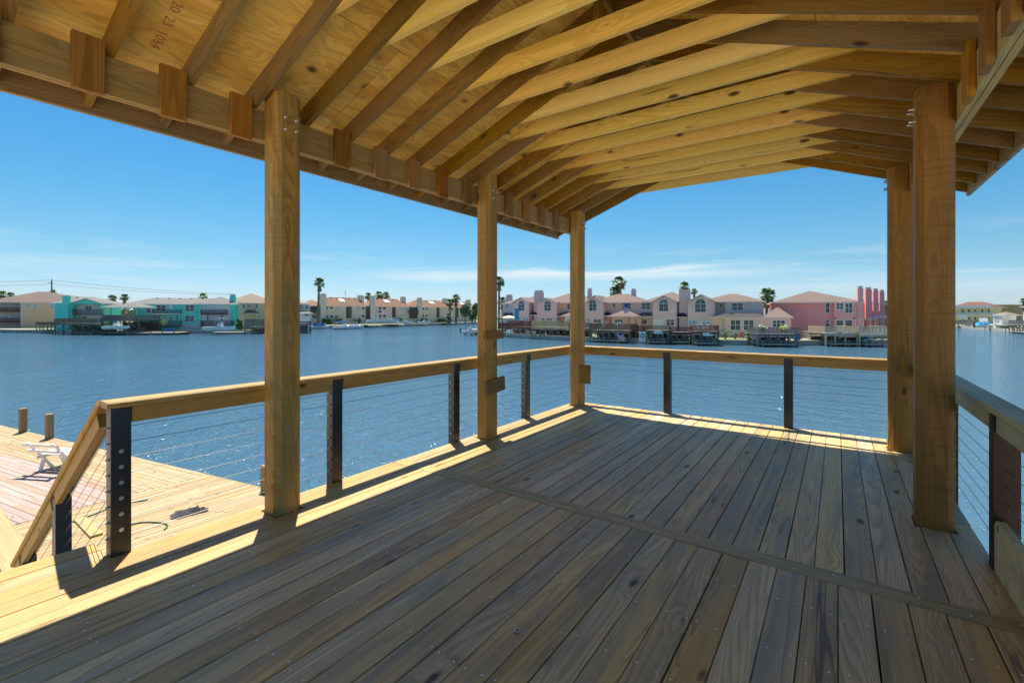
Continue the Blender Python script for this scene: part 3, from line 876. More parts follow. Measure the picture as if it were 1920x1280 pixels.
# unseen pale bank added behind the camera to bounce light under the roof
m_ = MB(); m_.box((-60, -60, -5.5), (60, -3.1, -2.95))
tag(m_.build('light_bounce_bank', plain('bounce_bank_pale', (.68, .61, .5), .85, 0, .15, .7), None), 'unseen pale bank added behind the boathouse to bounce light', None, None, 'structure')
# ================================================================ the far shores
F_ = 868.0
FW = Vector((-math.sin(YAW), math.cos(YAW), 0)); RT = Vector((math.cos(YAW), math.sin(YAW), 0))
ZG = -2.9
def at(u, d, z=ZG):
    p = FW * d + RT * ((u - 960) / F_ * d); return Vector((p.x, p.y, z))
def zof(v, d): return CAM_H + (587.5 - v) / F_ * d

STUCCO = {}
def stucco(name, col):
    if name not in STUCCO: STUCCO[name] = plain(name, col, .85, 0, .07, .6, .25, .2, 14)
    return STUCCO[name]
PEACH = stucco('peach_stucco', (.94, .61, .55)); PEACH2 = stucco('grey_pink_stucco', (.74, .57, .54))
PINK = stucco('coral_stucco', (.92, .46, .42)); PINK2 = stucco('shaded_coral_stucco', (.84, .36, .35))  # second coral has the side wall's shade in its colour; chimneys share it
TEAL = stucco('teal_stucco', (.17, .80, .62)); ORANGE = stucco('orange_stucco', (.95, .57, .36)); CREAM = stucco('cream_stucco', (.86, .74, .53))
TAN = stucco('tan_stucco', (.80, .63, .48)); WHITEW = stucco('white_stucco', (.82, .80, .76)); YELLOWW = stucco('yellow_stucco', (.74, .70, .42))
BROWNW = stucco('brown_wall', (.42, .30, .18)); GREYW = stucco('grey_wall', (.74, .66, .58)); DARKW = stucco('vent_and_shade_dark', (.12, .10, .09))  # last colour: vents and lamps, and shade painted on recess panels
def shingle(name, col):
    m = NT(name); tc = m.n('ShaderNodeTexCoord')
    n = m.noise(tc.outputs['Object'], 1.2, 5, .65)
    sp = m.n('ShaderNodeSeparateXYZ'); m.l(tc.outputs['Object'], sp.inputs[0])
    rows = m.math('FRACT', m.math('MULTIPLY', sp.outputs[2], 5.0))
    n2 = m.noise(m.vmul(tc.outputs['Object'], (3, 3, 14)), 1, 3, .6)
    c = m.mix(n, tuple(x * .8 for x in col), tuple(min(1, x * 1.2) for x in col))
    c = m.mix(m.math('MULTIPLY', m.smooth(rows, .25, .0), .35), c, tuple(x * .55 for x in col))
    c = m.mix(m.math('MULTIPLY', n2, .3), c, tuple(x * .7 for x in col))
    m.l(c, m.b.inputs['Base Color']); m.b.inputs['Roughness'].default_value = .9
    return m.m
SH_BROWN = shingle('brown_shingles', (.155, .108, .092)); SH_GREY = shingle('grey_shingles', (.155, .155, .15)); SH_TERRA = shingle('terracotta_shingles', (.22, .115, .07)); SH_RED = shingle('red_shingles', (.17, .06, .045)); SH_TAN = shingle('tan_shingles', (.21, .165, .125)); SH_DARK = shingle('dark_shingles', (.045, .038, .038))
TRIM = plain('white_trim', (.80, .79, .76), .6, 0, .04, 3)
def glass_mat(name, base, rough=.08):
    m = NT(name); tc = m.n('ShaderNodeTexCoord'); oi = m.n('ShaderNodeObjectInfo')
    n = m.noise(tc.outputs['Object'], 1.3, 2, .5)
    c = m.mix(m.math('MULTIPLY', m.smooth(n, .45, .65), .6), base, tuple(min(1, x * 2.6 + .03) for x in base))
    m.l(c, m.b.inputs['Base Color']); m.b.inputs['Roughness'].default_value = rough; m.b.inputs['IOR'].default_value = 1.5
    return m.m
GLASS = glass_mat('window_glass', (.05, .07, .085)); GLASSB = glass_mat('curtained_glass', (.28, .36, .42), .15)
REDWOOD = plain('red_stained_wood', (.15, .042, .028), .75, 0, .3, 2); GREYWOOD = plain('grey_dock_wood', (.15, .14, .13), .8, 0, .3, 2)
BROWNWOOD = plain('brown_dock_wood', (.2, .115, .065), .8, 0, .3, 2); YELWOOD = plain('new_dock_timber', (.48, .37, .19), .8, 0, .25, 2); PALEWOOD = plain('pale_dock_timber', (.56, .45, .30), .8, 0, .25, 2)
PILEG = plain('greenish_piling', (.16, .165, .12), .8, 0, .35, 1.5); PILEB = plain('brown_piling', (.16, .12, .09), .8, 0, .35, 1.5)
LOWDOCK = plain('pale_low_dock', (.33, .31, .27), .8, 0, .25, 1)
DECKM = {'red': REDWOOD, 'grey': GREYWOOD, 'brown': BROWNWOOD, 'yellow': YELWOOD, 'pale': PALEWOOD}
CONC = plain('bulkhead_concrete', (.36, .33, .28), .9, 0, .35, .5)

# ---------------------------------------------------------------- banks
GRASS = NT('bank_ground'); _tc = GRASS.n('ShaderNodeNewGeometry')
_n = GRASS.noise(GRASS.vmul(_tc.outputs['Position'], (.12, .12, .12)), 1, 5, .6); _n2 = GRASS.noise(GRASS.vmul(_tc.outputs['Position'], (1.5, 1.5, 1)), 1, 4, .7)
_c = GRASS.mix(GRASS.smooth(_n, .45, .58), (.24, .20, .15), (.11, .19, .04)); _c = GRASS.mix(GRASS.math('MULTIPLY', _n2, .4), _c, (.2, .2, .1))
GRASS.l(_c, GRASS.b.inputs['Base Color']); GRASS.b.inputs['Roughness'].default_value = .95; GRASS = GRASS.m
def bank(name, pts, label, mat=GRASS, z=ZG - .03):
    P_ = [at(u, d, -6.0) for u, d in pts]
    m_ = MB().use(mat); m_.poly(P_, (0, 0, z + 6.0)); 
    o = m_.build(name, None, None); tag(o, label, None, None, 'structure'); return o
bank('far_bank', [(-900, 150), (-200, 135), (95, 122), (135, 116), (500, 122), (530, 160), (700, 168), (905, 232), (905, 1500), (-4000, 1500)], 'far bank with lawns under the teal and tan houses')
bank('right_bank', [(925, 118), (960, 98), (1100, 84), (1260, 78), (1480, 74), (1700, 76), (1712, 130), (1400, 260), (960, 300), (925, 200)], 'bank under the peach and coral houses')
bank('distant_bank', [(1500, 300), (1720, 200), (1790, 172), (1925, 118), (2300, 92), (4200, 120), (4200, 1500), (930, 1500), (930, 420)], 'bank of the side canal at the far right')
def bulkhead(pts, name='bulkhead', label=None):
    m_ = MB()
    for (u0, d0), (u1, d1) in zip(pts[:-1], pts[1:]):
        a, b = at(u0, d0, -3.6), at(u1, d1, -3.6)
        m_.bar(a, b, .35, 1.5)
        L = (b - a).length; n = max(2, int(L / 2.2))
        for i in range(n):
            p = a.lerp(b, i / n) - FW * .22; m_.box((p.x - .1, p.y - .1, -4.6), (p.x + .1, p.y + .1, -2.95))
    o = m_.build(name, CONC); tag(o, label, 'seawall')
bulkhead([(-300, 136), (95, 121), (135, 115), (500, 121)], label='low seawall along the water in front of the teal houses')
bulkhead([(530, 159), (700, 167), (905, 231)], label='low seawall in front of the tan row houses')
bulkhead([(925, 117.5), (960, 97.5), (1100, 83.5), (1260, 77.5), (1480, 73.5), (1700, 75.5)], label='low seawall in front of the peach and coral houses')
bulkhead([(1700, 205), (1790, 171.5), (1925, 117.5), (2300, 91.5)], label='low seawall along the side canal at the far right')

# ---------------------------------------------------------------- houses
class House:
    def __init__(s, name, label, uL, dL, uR, dR, group=None, cat='house'):
        A = at(uL, dL); B = at(uR, dR); s.A = A; e = (B - A); e.z = 0; s.e = e.normalized(); s.n = Vector((-s.e.y, s.e.x, 0))   # n points away from the camera
        if s.n.dot(FW) < 0: s.n = -s.n
        s.root = empty(name, A, math.atan2(s.e.y, s.e.x), label, cat, group)
    def xz(s, u, v, n=0.):
        # meeting point of a sight line with the plane set back by n
        d = FW * F_ + RT * (u - 960); dz = 587.5 - v
        o = s.A + s.n * n
        t = o.dot(s.n) / d.dot(s.n) if abs(d.dot(s.n)) > 1e-6 else 0
        p = d * t
        return (p - s.A).dot(s.e), CAM_H + dz * t - ZG
    def x(s, u, n=0.): return s.xz(u, 587.5, n)[0]
    def z(s, u, v, n=0.): return s.xz(u, v, n)[1]
    def wall(s, u0, u1, vt, mat, n=0., depth=8., z0=-.1, uz=None, name='wall'):
        x0, x1 = s.x(u0, n), s.x(u1, n); z1 = s.z(uz or (u0 + u1) / 2, vt, n)
        m_ = MB(); m_.box((x0, n, z0), (x1, n + depth, z1)); return m_.build(name, mat, s.root)
    def hip(s, u0, u1, ve, vr, mat, n=0., depth=8., ov=.45, r0=None, r1=None, ure=None, name='roof', inset=None):
        x0, x1 = s.x(u0, n) - ov, s.x(u1, n) + ov; um = (u0 + u1) / 2
        ze = s.z(ure or um, ve, n)
        nm = n + depth / 2; zr = s.z(um, vr, nm)
        n0, n1 = n - ov, n + depth + ov
        ins = (depth / 2 + ov) if inset is None else inset
        ins = min(ins, (x1 - x0) / 2 - .05)
        a, b = x0 + ins, x1 - ins
        if r0 is not None: a = s.x(r0, nm)
        if r1 is not None: b = s.x(r1, nm)
        m_ = MB().use(mat)
        t = .02
        vs = [(x0, n0, ze), (x1, n0, ze), (x1, n1, ze), (x0, n1, ze), (a, nm, zr), (b, nm, zr)]
        m_.add(vs, [(0, 1, 5, 4), (1, 2, 5), (2, 3, 4, 5), (3, 0, 4), (3, 2, 1, 0)])
        o = m_.build(name, None, s.root)
        for k_ in range(int((b - a) / 2.6)):
            xv = a + .8 + k_ * 2.6; v_ = MB(); v_.box((xv, nm - .75, zr - .36), (xv + .35, nm - .4, zr - .02)); v_.build('roof_vent', DARKW, o)
        f = MB(); f.box((x0 - .02, n0 - .02, ze - .16), (x1 + .02, n1 + .02, ze - .01)); f.build('eave_trim', TRIM, o)
        return o
    def gable(s, u0, u1, ve, vp, mat, wmat, n=0., depth=5., ov=.35, up=None, name='gable_roof'):
        x0, x1 = s.x(u0, n), s.x(u1, n); um = (u0 + u1) / 2; xp = s.x(up, n) if up else (x0 + x1) / 2
        ze, zp = s.z(um, ve, n), s.z(um, vp, n)
        w = MB(); w.poly([(x0, n, ze - .05), (x1, n, ze - .05), (xp, n, zp - .1)], (0, .3, 0)); w.build('gable_wall', wmat, s.root)
        m_ = MB()
        sl0 = (zp - ze) / (xp - x0); sl1 = (zp - ze) / (x1 - xp)
        pts = [(x0 - ov, n - ov, ze - ov * sl0), (xp, n - ov, zp), (x1 + ov, n - ov, ze - ov * sl1), (x1 + ov, n - ov, ze - ov * sl1 + .16), (xp, n - ov, zp + .16), (x0 - ov, n - ov, ze - ov * sl0 + .16)]
        m_.poly(pts, (0, depth, 0)); o = m_.build(name, mat, s.root)
        t = MB(); pts2 = [(p[0], n - ov - .05, p[2] - .02) for p in pts]; t.poly(pts2, (0, .045, 0)); t.build('barge_board', TRIM, o)
        return o
    def win(s, u0, u1, v0, v1, n=0., arch=False, cols=2, rows=2, glass=None, frame=None, kind='window'):
        x0, x1 = s.x(u0, n), s.x(u1, n); um = (u0 + u1) / 2; z1, z0 = s.z(um, v0, n), s.z(um, v1, n)
        glass = glass or GLASS; frame = frame or TRIM
        y = n - .06; t = min(.12, (x1 - x0) * .12)
        m_ = MB()
        if arch:
            r = (x1 - x0) / 2; zc = z1 - r; xc = (x0 + x1) / 2
            if zc < z0: zc = z0 + .3; 
            N = 12
            ou = [(xc + r * math.cos(math.pi * i / N), zc + (z1 - zc) * math.sin(math.pi * i / N)) for i in range(N + 1)]
            inn = [(xc + (r - t) * math.cos(math.pi * i / N), zc + (z1 - zc - t) * math.sin(math.pi * i / N)) for i in range(N + 1)]
            for i in range(N):
                m_.poly([(ou[i][0], y, ou[i][1]), (ou[i + 1][0], y, ou[i + 1][1]), (inn[i + 1][0], y, inn[i + 1][1]), (inn[i][0], y, inn[i][1])], (0, .07, 0))
            m_.box((x0, y, z0), (x0 + t, y + .07, zc)); m_.box((x1 - t, y, z0), (x1, y + .07, zc)); m_.box((x0, y, z0), (x1, y + .07, z0 + t))
            m_.box((xc - .03, y + .01, z0), (xc + .03, y + .06, z1 - t)); m_.box((x0 + t, y + .01, zc - .04), (x1 - t, y + .06, zc + .04))
            zm = (z0 + zc) / 2; m_.box((x0 + t, y + .01, zm - .025), (x1 - t, y + .06, zm + .025))
            f = m_.build(kind, frame, s.root)
            g = MB(); g.poly([(x0 + .02, n - .012, z0 + .02), (x1 - .02, n - .012, z0 + .02)] + [(p[0], n - .012, p[1]) for p in inn], (0, .008, 0)); g.build('pane', glass, f)
            return f
        m_.box((x0, y, z0), (x0 + t, y + .07, z1)); m_.box((x1 - t, y, z0), (x1, y + .07, z1)); m_.box((x0 + t, y, z1 - t), (x1 - t, y + .07, z1)); m_.box((x0 + t, y, z0), (x1 - t, y + .07, z0 + t))
        for i in range(1, cols):
            xx = x0 + (x1 - x0) * i / cols; m_.box((xx - .05, y + .004, z0 + t), (xx + .05, y + .06, z1 - t))
        for j in range(1, rows):
            zz = z0 + (z1 - z0) * j / rows; m_.box((x0 + t, y + .012, zz - .035), (x1 - t, y + .058, zz + .035))
        f = m_.build(kind, frame, s.root)
        g = MB(); g.box((x0 + .02, n - .014, z0 + .02), (x1 - .02, n - .004, z1 - .02)); g.build('pane', glass, f)
        return f
    def chim(s, u0, u1, vt, mat, n=0., z0=0., depth=None, cap=True):
        x0, x1 = s.x(u0, n), s.x(u1, n); z1 = s.z((u0 + u1) / 2, vt, n); w = x1 - x0
        m_ = MB(); dp = depth or max(.8, min(w, 1.3)); m_.box((x0, n, z0), (x1, n + dp, z1)); o = m_.build('chimney', mat, s.root)
        if cap:
            c = MB(); c.box((x0 + w * .12, n + .1, z1), (x1 - w * .12, n + dp - .1, z1 + .28)); c.box((x0 + w * .05, n + .04, z1 + .28), (x1 - w * .05, n + dp - .04, z1 + .36)); c.build('chimney_cap', GREYW, o)
        return o
    def box(s, name, u0, u1, v0, v1, mat, n=0., depth=.3, parent=None):
        x0, x1 = s.x(u0, n), s.x(u1, n); um = (u0 + u1) / 2; z1, z0 = s.z(um, v0, n), s.z(um, v1, n)
        m_ = MB(); m_.box((x0, n, z0), (x1, n + depth, z1)); return m_.build(name, mat, parent or s.root)
    def balcony(s, u0, u1, vt, vb, mat, n=-1.5, depth=1.5, solid=False, under=None):
        """railing from vt down to vb with a floor under it"""
        x0, x1 = s.x(u0, n), s.x(u1, n); um = (u0 + u1) / 2; z1, z0 = s.z(um, vt, n), s.z(um, vb, n)
        f = MB(); f.box((x0, n, z0 - .22), (x1, n + depth, z0)); o = f.build('balcony', under or mat, s.root)
        rail_on(o, x0, x1, n, n + depth, z0, z1, mat)
        return o
def rail_on(parent, x0, x1, n0, n1, z0, z1, mat, sides=True, step=.28):
    m_ = MB(); m_.box((x0, n0, z1 - .06), (x1, n0 + .07, z1)); m_.box((x0, n0, z0 + .1), (x1, n0 + .06, z0 + .16))
    if sides:
        for x in (x0, x1 - .06): m_.box((x, n0 + .07, z1 - .06), (x + .06, n1, z1)); m_.box((x, n0 + .07, z0 + .1), (x + .06, n1, z0 + .15))
    x = x0
    while x < x1: m_.box((x, n0 + .02, z0), (x + .12, n0 + .05, z1 - .06)); x += step
    if sides:
        y = n0 + step
        while y < n1:
            for x in (x0, x1 - .03): m_.box((x, y, z0), (x + .03, y + .09, z1 - .06))
            y += step
    o = m_.build('railing', mat, parent); o['kind'] = 'stuff'; return o

def q3(x): return 900 + x / 4.8
def w3(y): return 500 + y / 4.8
def q4(x): return 1260 + x / 4.571
def w4(y): return 500 + y / 4.571
def q1(x): return x / 4
def q2(x): return 440 + x / 4
def w1(y): return 500 + y / 4
def q5(x): return 1660 + x / 7.11
def w5(y): return 500 + y / 7.11

# ---- peach row houses: one run of attached houses, each its own thing
def peach(label, uL, uR):
    # the run stands on one straight line
    def dl(u):
        A = at(930, 112); B = at(1490, 82); e = B - A
        d = FW * F_ + RT * (u - 960)
        # solve d*t on the line
        t = (A.x * e.y - A.y * e.x) / (d.x * e.y - d.y * e.x); return t * F_
    return House('row_house', label, uL, dl(uL), uR, dl(uR), 'attached peach stucco houses along the right bank')
GRP = None
h = peach('peach house at the far left end of its row with a low grey-pink wing', q3(200), q3(515))
h.wall(q3(205), q3(300), w3(335), PEACH2, 1.5); h.hip(q3(205), q3(330), w3(330), w3(290), SH_BROWN, 1.5, 8)
h.win(q3(232), q3(258), w3(335), w3(370), 1.5, cols=1)
h.wall(q3(300), q3(440), w3(322), PEACH, 0); h.gable(q3(300), q3(440), w3(322), w3(280), SH_BROWN, PEACH, 0, 7)
h.win(q3(342), q3(403), w3(303), w3(400), 0, arch=True)
h.wall(q3(440), q3(515), w3(325), PEACH, 2.2); h.hip(q3(300), q3(600), w3(322), w3(262), SH_BROWN, 1.4, 8)
h.chim(q3(232), q3(272), w3(262), PEACH2, 5); h.chim(q3(486), q3(553), w3(226), PEACH2, .9)
h.hip(q3(438), q3(512), w3(432), w3(400), SH_DARK, .2, 2.0, .1)
h.win(q3(385), q3(440), w3(455), w3(486), 0, glass=GLASSB); h.win(q3(230), q3(255), w3(462), w3(500), 1.5, cols=1, glass=GLASSB); h.win(q3(340), q3(372), w3(455), w3(490), 0, cols=1, glass=GLASSB)
h.hip(q3(170), q3(300), w3(440), w3(415), SH_BROWN, .4, 2.2, .2)
h = peach('peach house with an arched gable window behind the yellow new raised dock', q3(515), q3(830))
h.wall(q3(515), q3(690), w3(322), PEACH, 0); h.gable(q3(518), q3(688), w3(322), w3(286), SH_BROWN, PEACH, 0, 7)
h.win(q3(575), q3(641), w3(302), w3(399), 0, arch=True)
h.wall(q3(690), q3(975), w3(325), PEACH, 2.2); h.hip(q3(560), q3(1000), w3(321), w3(243), SH_BROWN, 1.4, 9)
h.win(q3(783), q3(818), w3(330), w3(385), 2.2, cols=1)
h.hip(q3(680), q3(830), w3(442), w3(405), SH_BROWN, .2, 3.0, .2)
h.win(q3(550), q3(585), w3(460), w3(484), 0, cols=1); h.win(q3(595), q3(655), w3(462), w3(486), 0, cols=2, rows=1); h.win(q3(660), q3(690), w3(460), w3(486), 0, cols=1, glass=GLASSB)
h.wall(q3(765), q3(830), w3(440), PEACH, -1.4, 3); h.win(q3(780), q3(826), w3(460), w3(545), -1.4, glass=GLASSB)
h.hip(q3(745), q3(905), w3(440), w3(400), SH_BROWN, -1.4, 3.5, .3)
h = peach('peach house with a small hipped porch roof on thin posts over its terrace', q3(960), q3(1445))
h.wall(q3(940), q3(1110), w3(320), PEACH, 0); h.gable(q3(962), q3(1098), w3(320), w3(262), SH_BROWN, PEACH, 0, 7)
h.win(q3(977), q3(1053), w3(293), w3(401), 0, arch=True)
h.wall(q3(1110), q3(1450), w3(323), PEACH, 2.2); h.hip(q3(1000), q3(1480), w3(320), w3(246), SH_BROWN, 1.4, 9)
h.win(q3(1192), q3(1222), w3(330), w3(368), 2.2, cols=1); h.win(q3(1275), q3(1361), w3(323), w3(384), 2.2, cols=2)
h.chim(q3(967), q3(998), w3(206), PEACH2, 4, 4.); h.chim(q3(1360), q3(1397), w3(212), PEACH2, 6, 4.)
h.hip(q3(1098), q3(1175), w3(440), w3(404), SH_DARK, .2, 2.2, .1)
h.hip(q3(1158), q3(1405), w3(443), w3(394), SH_BROWN, -2.6, 4.5, .2, inset=None)
for x_ in (1130, 1172, 1335, 1398): h.box('porch_post', q3(x_), q3(x_ + 7), w3(446), w3(520), BROWNWOOD, -2.5, .12)
h.win(q3(962), q3(996), w3(465), w3(510), 0, cols=1, glass=GLASSB); h.win(q3(1018), q3(1096), w3(470), w3(506), 0, cols=2, rows=1); h.win(q3(1212), q3(1288), w3(470), w3(512), 1.0, cols=3, rows=1)
h.wall(q3(1190), q3(1450), w3(440), PEACH, 1.0, 3)
h = peach('peach house with a wide wall chimney and a white double door', q3(1445), q3(1890))
h.wall(q3(1450), q3(1560), w3(323), PEACH2, 2.2); h.win(q3(1450), q3(1537), w3(323), w3(386), 2.2, cols=2)
h.wall(q3(1555), q3(1768), w3(313), PEACH, 0); h.gable(q3(1558), q3(1764), w3(313), w3(262), SH_BROWN, PEACH, 0, 7)
h.win(q3(1607), q3(1699), w3(287), w3(404), 0, arch=True)
h.wall(q3(1766), q3(1880), w3(313), PEACH2, 2.2); h.hip(q3(1480), q3(1905), w3(312), w3(228), SH_BROWN, 1.4, 9.5)
h.chim(q3(1791), q3(1886), w3(204), PEACH2, 1.0, cap=False)
h.hip(q3(1752), q3(1872), w3(450), w3(405), SH_DARK, .2, 2.2, .1); h.hip(q3(1400), q3(1556), w3(445), w3(412), SH_BROWN, .3, 2.4, .1)
h.win(q3(1440), q3(1505), w3(470), w3(520), 1.9, cols=2, rows=1); h.wall(q3(1425), q3(1560), w3(445), PEACH, 1.9, 3)
h.win(q3(1562), q3(1646), w3(474), w3(556), 0, cols=2, rows=1, glass=WHITEW, kind='double_door'); h.win(q3(1674), q3(1752), w3(470), w3(530), 0, cols=2)
h = peach('grey-pink end house with a long low wing beside the coral house', q4(118), q4(1045))
h.wall(q4(135), q4(366), w4(297), PEACH, 0); h.gable(q4(137), q4(362), w4(297), w4(242), SH_BROWN, PEACH, 0, 7)
h.win(q4(192), q4(294), w4(271), w4(393), 0, arch=True)
h.wall(q4(366), q4(460), w4(300), PEACH2, 2.0); h.wall(q4(455), q4(782), w4(300), PEACH2, 1.0, 9)
h.hip(q4(240), q4(785), w4(299), w4(232), SH_BROWN, 1.0, 9.5)
h.win(q4(404), q4(434), w4(318), w4(353), 2.0, cols=1); h.win(q4(509), q4(613), w4(308), w4(376), 1.0, cols=2); h.win(q4(676), q4(708), w4(313), w4(349), 1.0, cols=2, rows=1, glass=GLASSB)
h.win(q4(362), q4(376), w4(305), w4(385), 1.0, cols=1, rows=1, glass=GLASSB)
h.wall(q4(345), q4(455), w4(438), PEACH, -1.0, 5); h.wall(q4(455), q4(1022), w4(438), PEACH, -2.2, 8)
h.hip(q4(345), q4(845), w4(434), w4(398), SH_DARK, -2.2, 4.4, .35); h.hip(q4(790), q4(1025), w4(433), w4(345), SH_BROWN, -2.2, 9, .35)
h.win(q4(499), q4(590), w4(452), w4(546), -2.2, cols=2); h.win(q4(611), q4(705), w4(452), w4(546), -2.2, cols=2); h.win(q4(858), q4(972), w4(454), w4(522), -2.2, cols=3, rows=2)
h.win(q4(138), q4(222), w4(452), w4(506), 0, cols=2, rows=1, glass=GLASSB); h.win(q4(248), q4(342), w4(460), w4(510), 0, cols=2, rows=1, glass=GLASSB); h.win(q4(408), q4(425), w4(460), w4(580), -1.0, cols=1, rows=1, glass=WHITEW, kind='door')

# ---- coral row house
h = House('coral_house', 'coral pink house with a plain side wall coloured darker for shade and four tall chimneys', q4(870), 86, q4(1640), 80, cat='house')
h.wall(q4(870), q4(1388), w4(303), PINK2, 0.6, 14); h.wall(q4(1388), q4(1608), w4(303), PINK, 0, 14)
h.hip(q4(870), q4(1612), w4(302), w4(206), SH_BROWN, 0, 15)
h.win(q4(1313), q4(1354), w4(307), w4(401), .6, cols=1); h.win(q4(1404), q4(1473), w4(307), w4(369), 0, cols=2); h.win(q4(1479), q4(1551), w4(307), w4(401), 0, cols=2)
h.win(q4(1313), q4(1351), w4(451), w4(513), .6, cols=1); h.win(q4(1402), q4(1473), w4(453), w4(541), 0, cols=1, rows=1, kind='sliding_door'); h.win(q4(1479), q4(1551), w4(453), w4(541), 0, cols=1, rows=1, kind='sliding_door')
h.chim(q4(1592), q4(1640), w4(183), PINK, -.3, depth=1.4)
h.box('wall_lamp', q4(1395), q4(1405), w4(435), w4(447), DARKW, -.2, .2); h.box('wall_lamp', q4(1560), q4(1570), w4(435), w4(447), DARKW, -.2, .2)
for i, (x0, x1, vt, wx0, wx1) in enumerate(((1660, 1712, 192, 1654, 1680), (1726, 1768, 202, 1738, 1757), (1780, 1821, 214, 1790, 1810))):
    n_ = 3 + 4 * i
    h.wall(q4(x0 - 22), q4(x1 + 6), w4(308 + 4 * i), PINK, n_ + .9, 6); h.chim(q4(x0), q4(x1), w4(vt), PINK2, n_, depth=1.2)
    h.win(q4(wx0 - 2), q4(wx1), w4(318), w4(372), n_ + .9, cols=1)
    h.hip(q4(x0 - 22), q4(x1 + 6), w4(306 + 3 * i), w4(272 + 6 * i), SH_BROWN, n_ + 1.3, 6, .2)
h.box('pergola_beam', q4(1568), q4(1752), w4(446), w4(456), PALEWOOD, -3.5, .15)
for x_ in (1572, 1640, 1700, 1742): h.box('pergola_post', q4(x_), q4(x_ + 7), w4(456), w4(512), PALEWOOD, -3.5, .12)
h.box('awning', q4(1690), q4(1850), w4(425), w4(440), stucco('striped_awning', (.5, .48, .62)), 2.4, 1.2)

# ---- teal houses and neighbours
h = House('orange_house', 'orange stucco house with red balconies at the left edge', q1(-60), 138, q1(410), 142)
h.wall(q1(158), q1(405), w1(266), ORANGE, 0, 11); h.wall(q1(-60), q1(158), w1(268), stucco('pale_pink_wall', (.7, .52, .46)), 2.5, 9)
h.hip(q1(-120), q1(700), w1(266), w1(186), SH_BROWN, 0, 14, .5, r0=q1(290), r1=q1(350))
for a, b in ((187, 224), (255, 291), (370, 405)): h.win(q1(a), q1(b), w1(270), w1(317), 0, glass=GLASSB)
h.balcony(q1(-60), q1(158), w1(303), w1(332), REDWOOD, 0, 2.5); h.balcony(q1(-60), q1(158), w1(383), w1(412), REDWOOD, 0, 2.5)
for a in (5, 60, 110): h.win(q1(a), q1(a + 32), w1(352), w1(392), 2.5, glass=GLASSB, cols=2, rows=1); h.win(q1(a), q1(a + 28), w1(272), w1(303), 2.5, glass=GLASSB, cols=1, rows=1)
h.box('corner_post', q1(155), q1(166), w1(268), w1(450), TRIM, -.05, .3)
h = House('teal_house', 'teal house with a front gable and a tall wide chimney', q1(400), 118, q1(790), 121)
h.wall(q1(408), q1(545), w1(272), TEAL, 0, 9); h.wall(q1(540), q1(765), w1(400), TEAL, 1.6, 8, uz=q1(650)); h.wall(q1(750), q1(770), w1(276), TEAL, 0, 9); h.wall(q1(540), q1(760), w1(282), WHITEW, 1.7, 7)
h.gable(q1(520), q1(775), w1(278), w1(240), SH_GREY, TEAL, 0, 9.0, up=q1(650)); h.hip(q1(400), q1(800), w1(274), w1(226), SH_GREY, .6, 10, .4, r0=q1(560), r1=q1(700))
h.chim(q1(466), q1(512), w1(216), TEAL, -.9, depth=1.0, cap=False)
h.balcony(q1(541), q1(760), w1(318), w1(354), GREYWOOD, -.4, 2.0); h.win(q1(640), q1(690), w1(292), w1(330), 1.7, cols=2, rows=1); h.win(q1(572), q1(608), w1(368), w1(392), 1.6, cols=1, rows=1, glass=GLASSB); h.win(q1(615), q1(655), w1(368), w1(392), 1.6, cols=2, rows=1)
h.win(q1(415), q1(428), w1(285), w1(320), 0, cols=1, rows=1, glass=GLASSB)
h = House('teal_house', 'long teal house with three balconies and a white garage front', q1(1000), 118, q1(1775), 125)
h.wall(q1(1000), q1(1770), w1(282), TEAL, 0, 9); h.hip(q1(930), q1(1775), w1(280), w1(235), SH_GREY, 0, 10, .4, inset=5); h.hip(q1(1460), q1(1775), w1(279), w1(226), SH_GREY, -.4, 9, .4)
h.wall(q1(1520), q1(1722), w1(290), WHITEW, -.05, .4)
h.box('block_base', q1(1350), q1(1500), w1(432), w1(468), GREYW, -.1, .3)
h.win(q1(1092), q1(1136), w1(309), w1(348), 0, cols=1); h.win(q1(1169), q1(1246), w1(286), w1(333), 0, cols=2); h.win(q1(1268), q1(1296), w1(288), w1(325), 0, cols=1, rows=1, glass=WHITEW, kind='door')
h.win(q1(1387), q1(1459), w1(286), w1(336), 0, cols=2); h.win(q1(1387), q1(1459), w1(364), w1(414), 0, cols=2)
for a in (1172, 1215, 1265): h.win(q1(a), q1(a + 36), w1(368), w1(405), 0, cols=1, rows=1, glass=GLASSB)
for a in (1528, 1600, 1665): h.win(q1(a), q1(a + 50), w1(292), w1(322), -.05, cols=1, rows=1, glass=WHITEW, kind='shutter')
for a in (1545, 1610, 1672): h.win(q1(a), q1(a + 52), w1(366), w1(404), -.05, cols=1, rows=1, glass=WHITEW, kind='shutter')
h.balcony(q1(1140), q1(1349), w1(322), w1(350), REDWOOD, -1.4, 1.4, under=WHITEW); h.balcony(q1(1125), q1(1349), w1(403), w1(442), GREYWOOD, -1.6, 1.6)
h.balcony(q1(1503), q1(1698), w1(322), w1(352), REDWOOD, -1.4, 1.4); h.balcony(q1(1503), q1(1735), w1(403), w1(445), REDWOOD, -2.4, 2.4)
for x_ in (1155, 1325): h.box('balcony_post', q1(x_), q1(x_ + 6), w1(355), w1(403), GREYWOOD, -1.3, .15)
for x_ in (1553, 1660): h.box('balcony_post', q1(x_), q1(x_ + 8), w1(358), w1(403), GREYWOOD, -1.3, .15)
h.chim(q1(1722), q1(1762), w1(216), TEAL, 1.0, 4.5); h.box('drainpipe', q1(1497), q1(1502), w1(290), w1(460), TRIM, -.12, .1)
h = House('cream_house', 'cream stucco house with a small round window beside the teal house', q2(-10), 126, q2(205), 131)
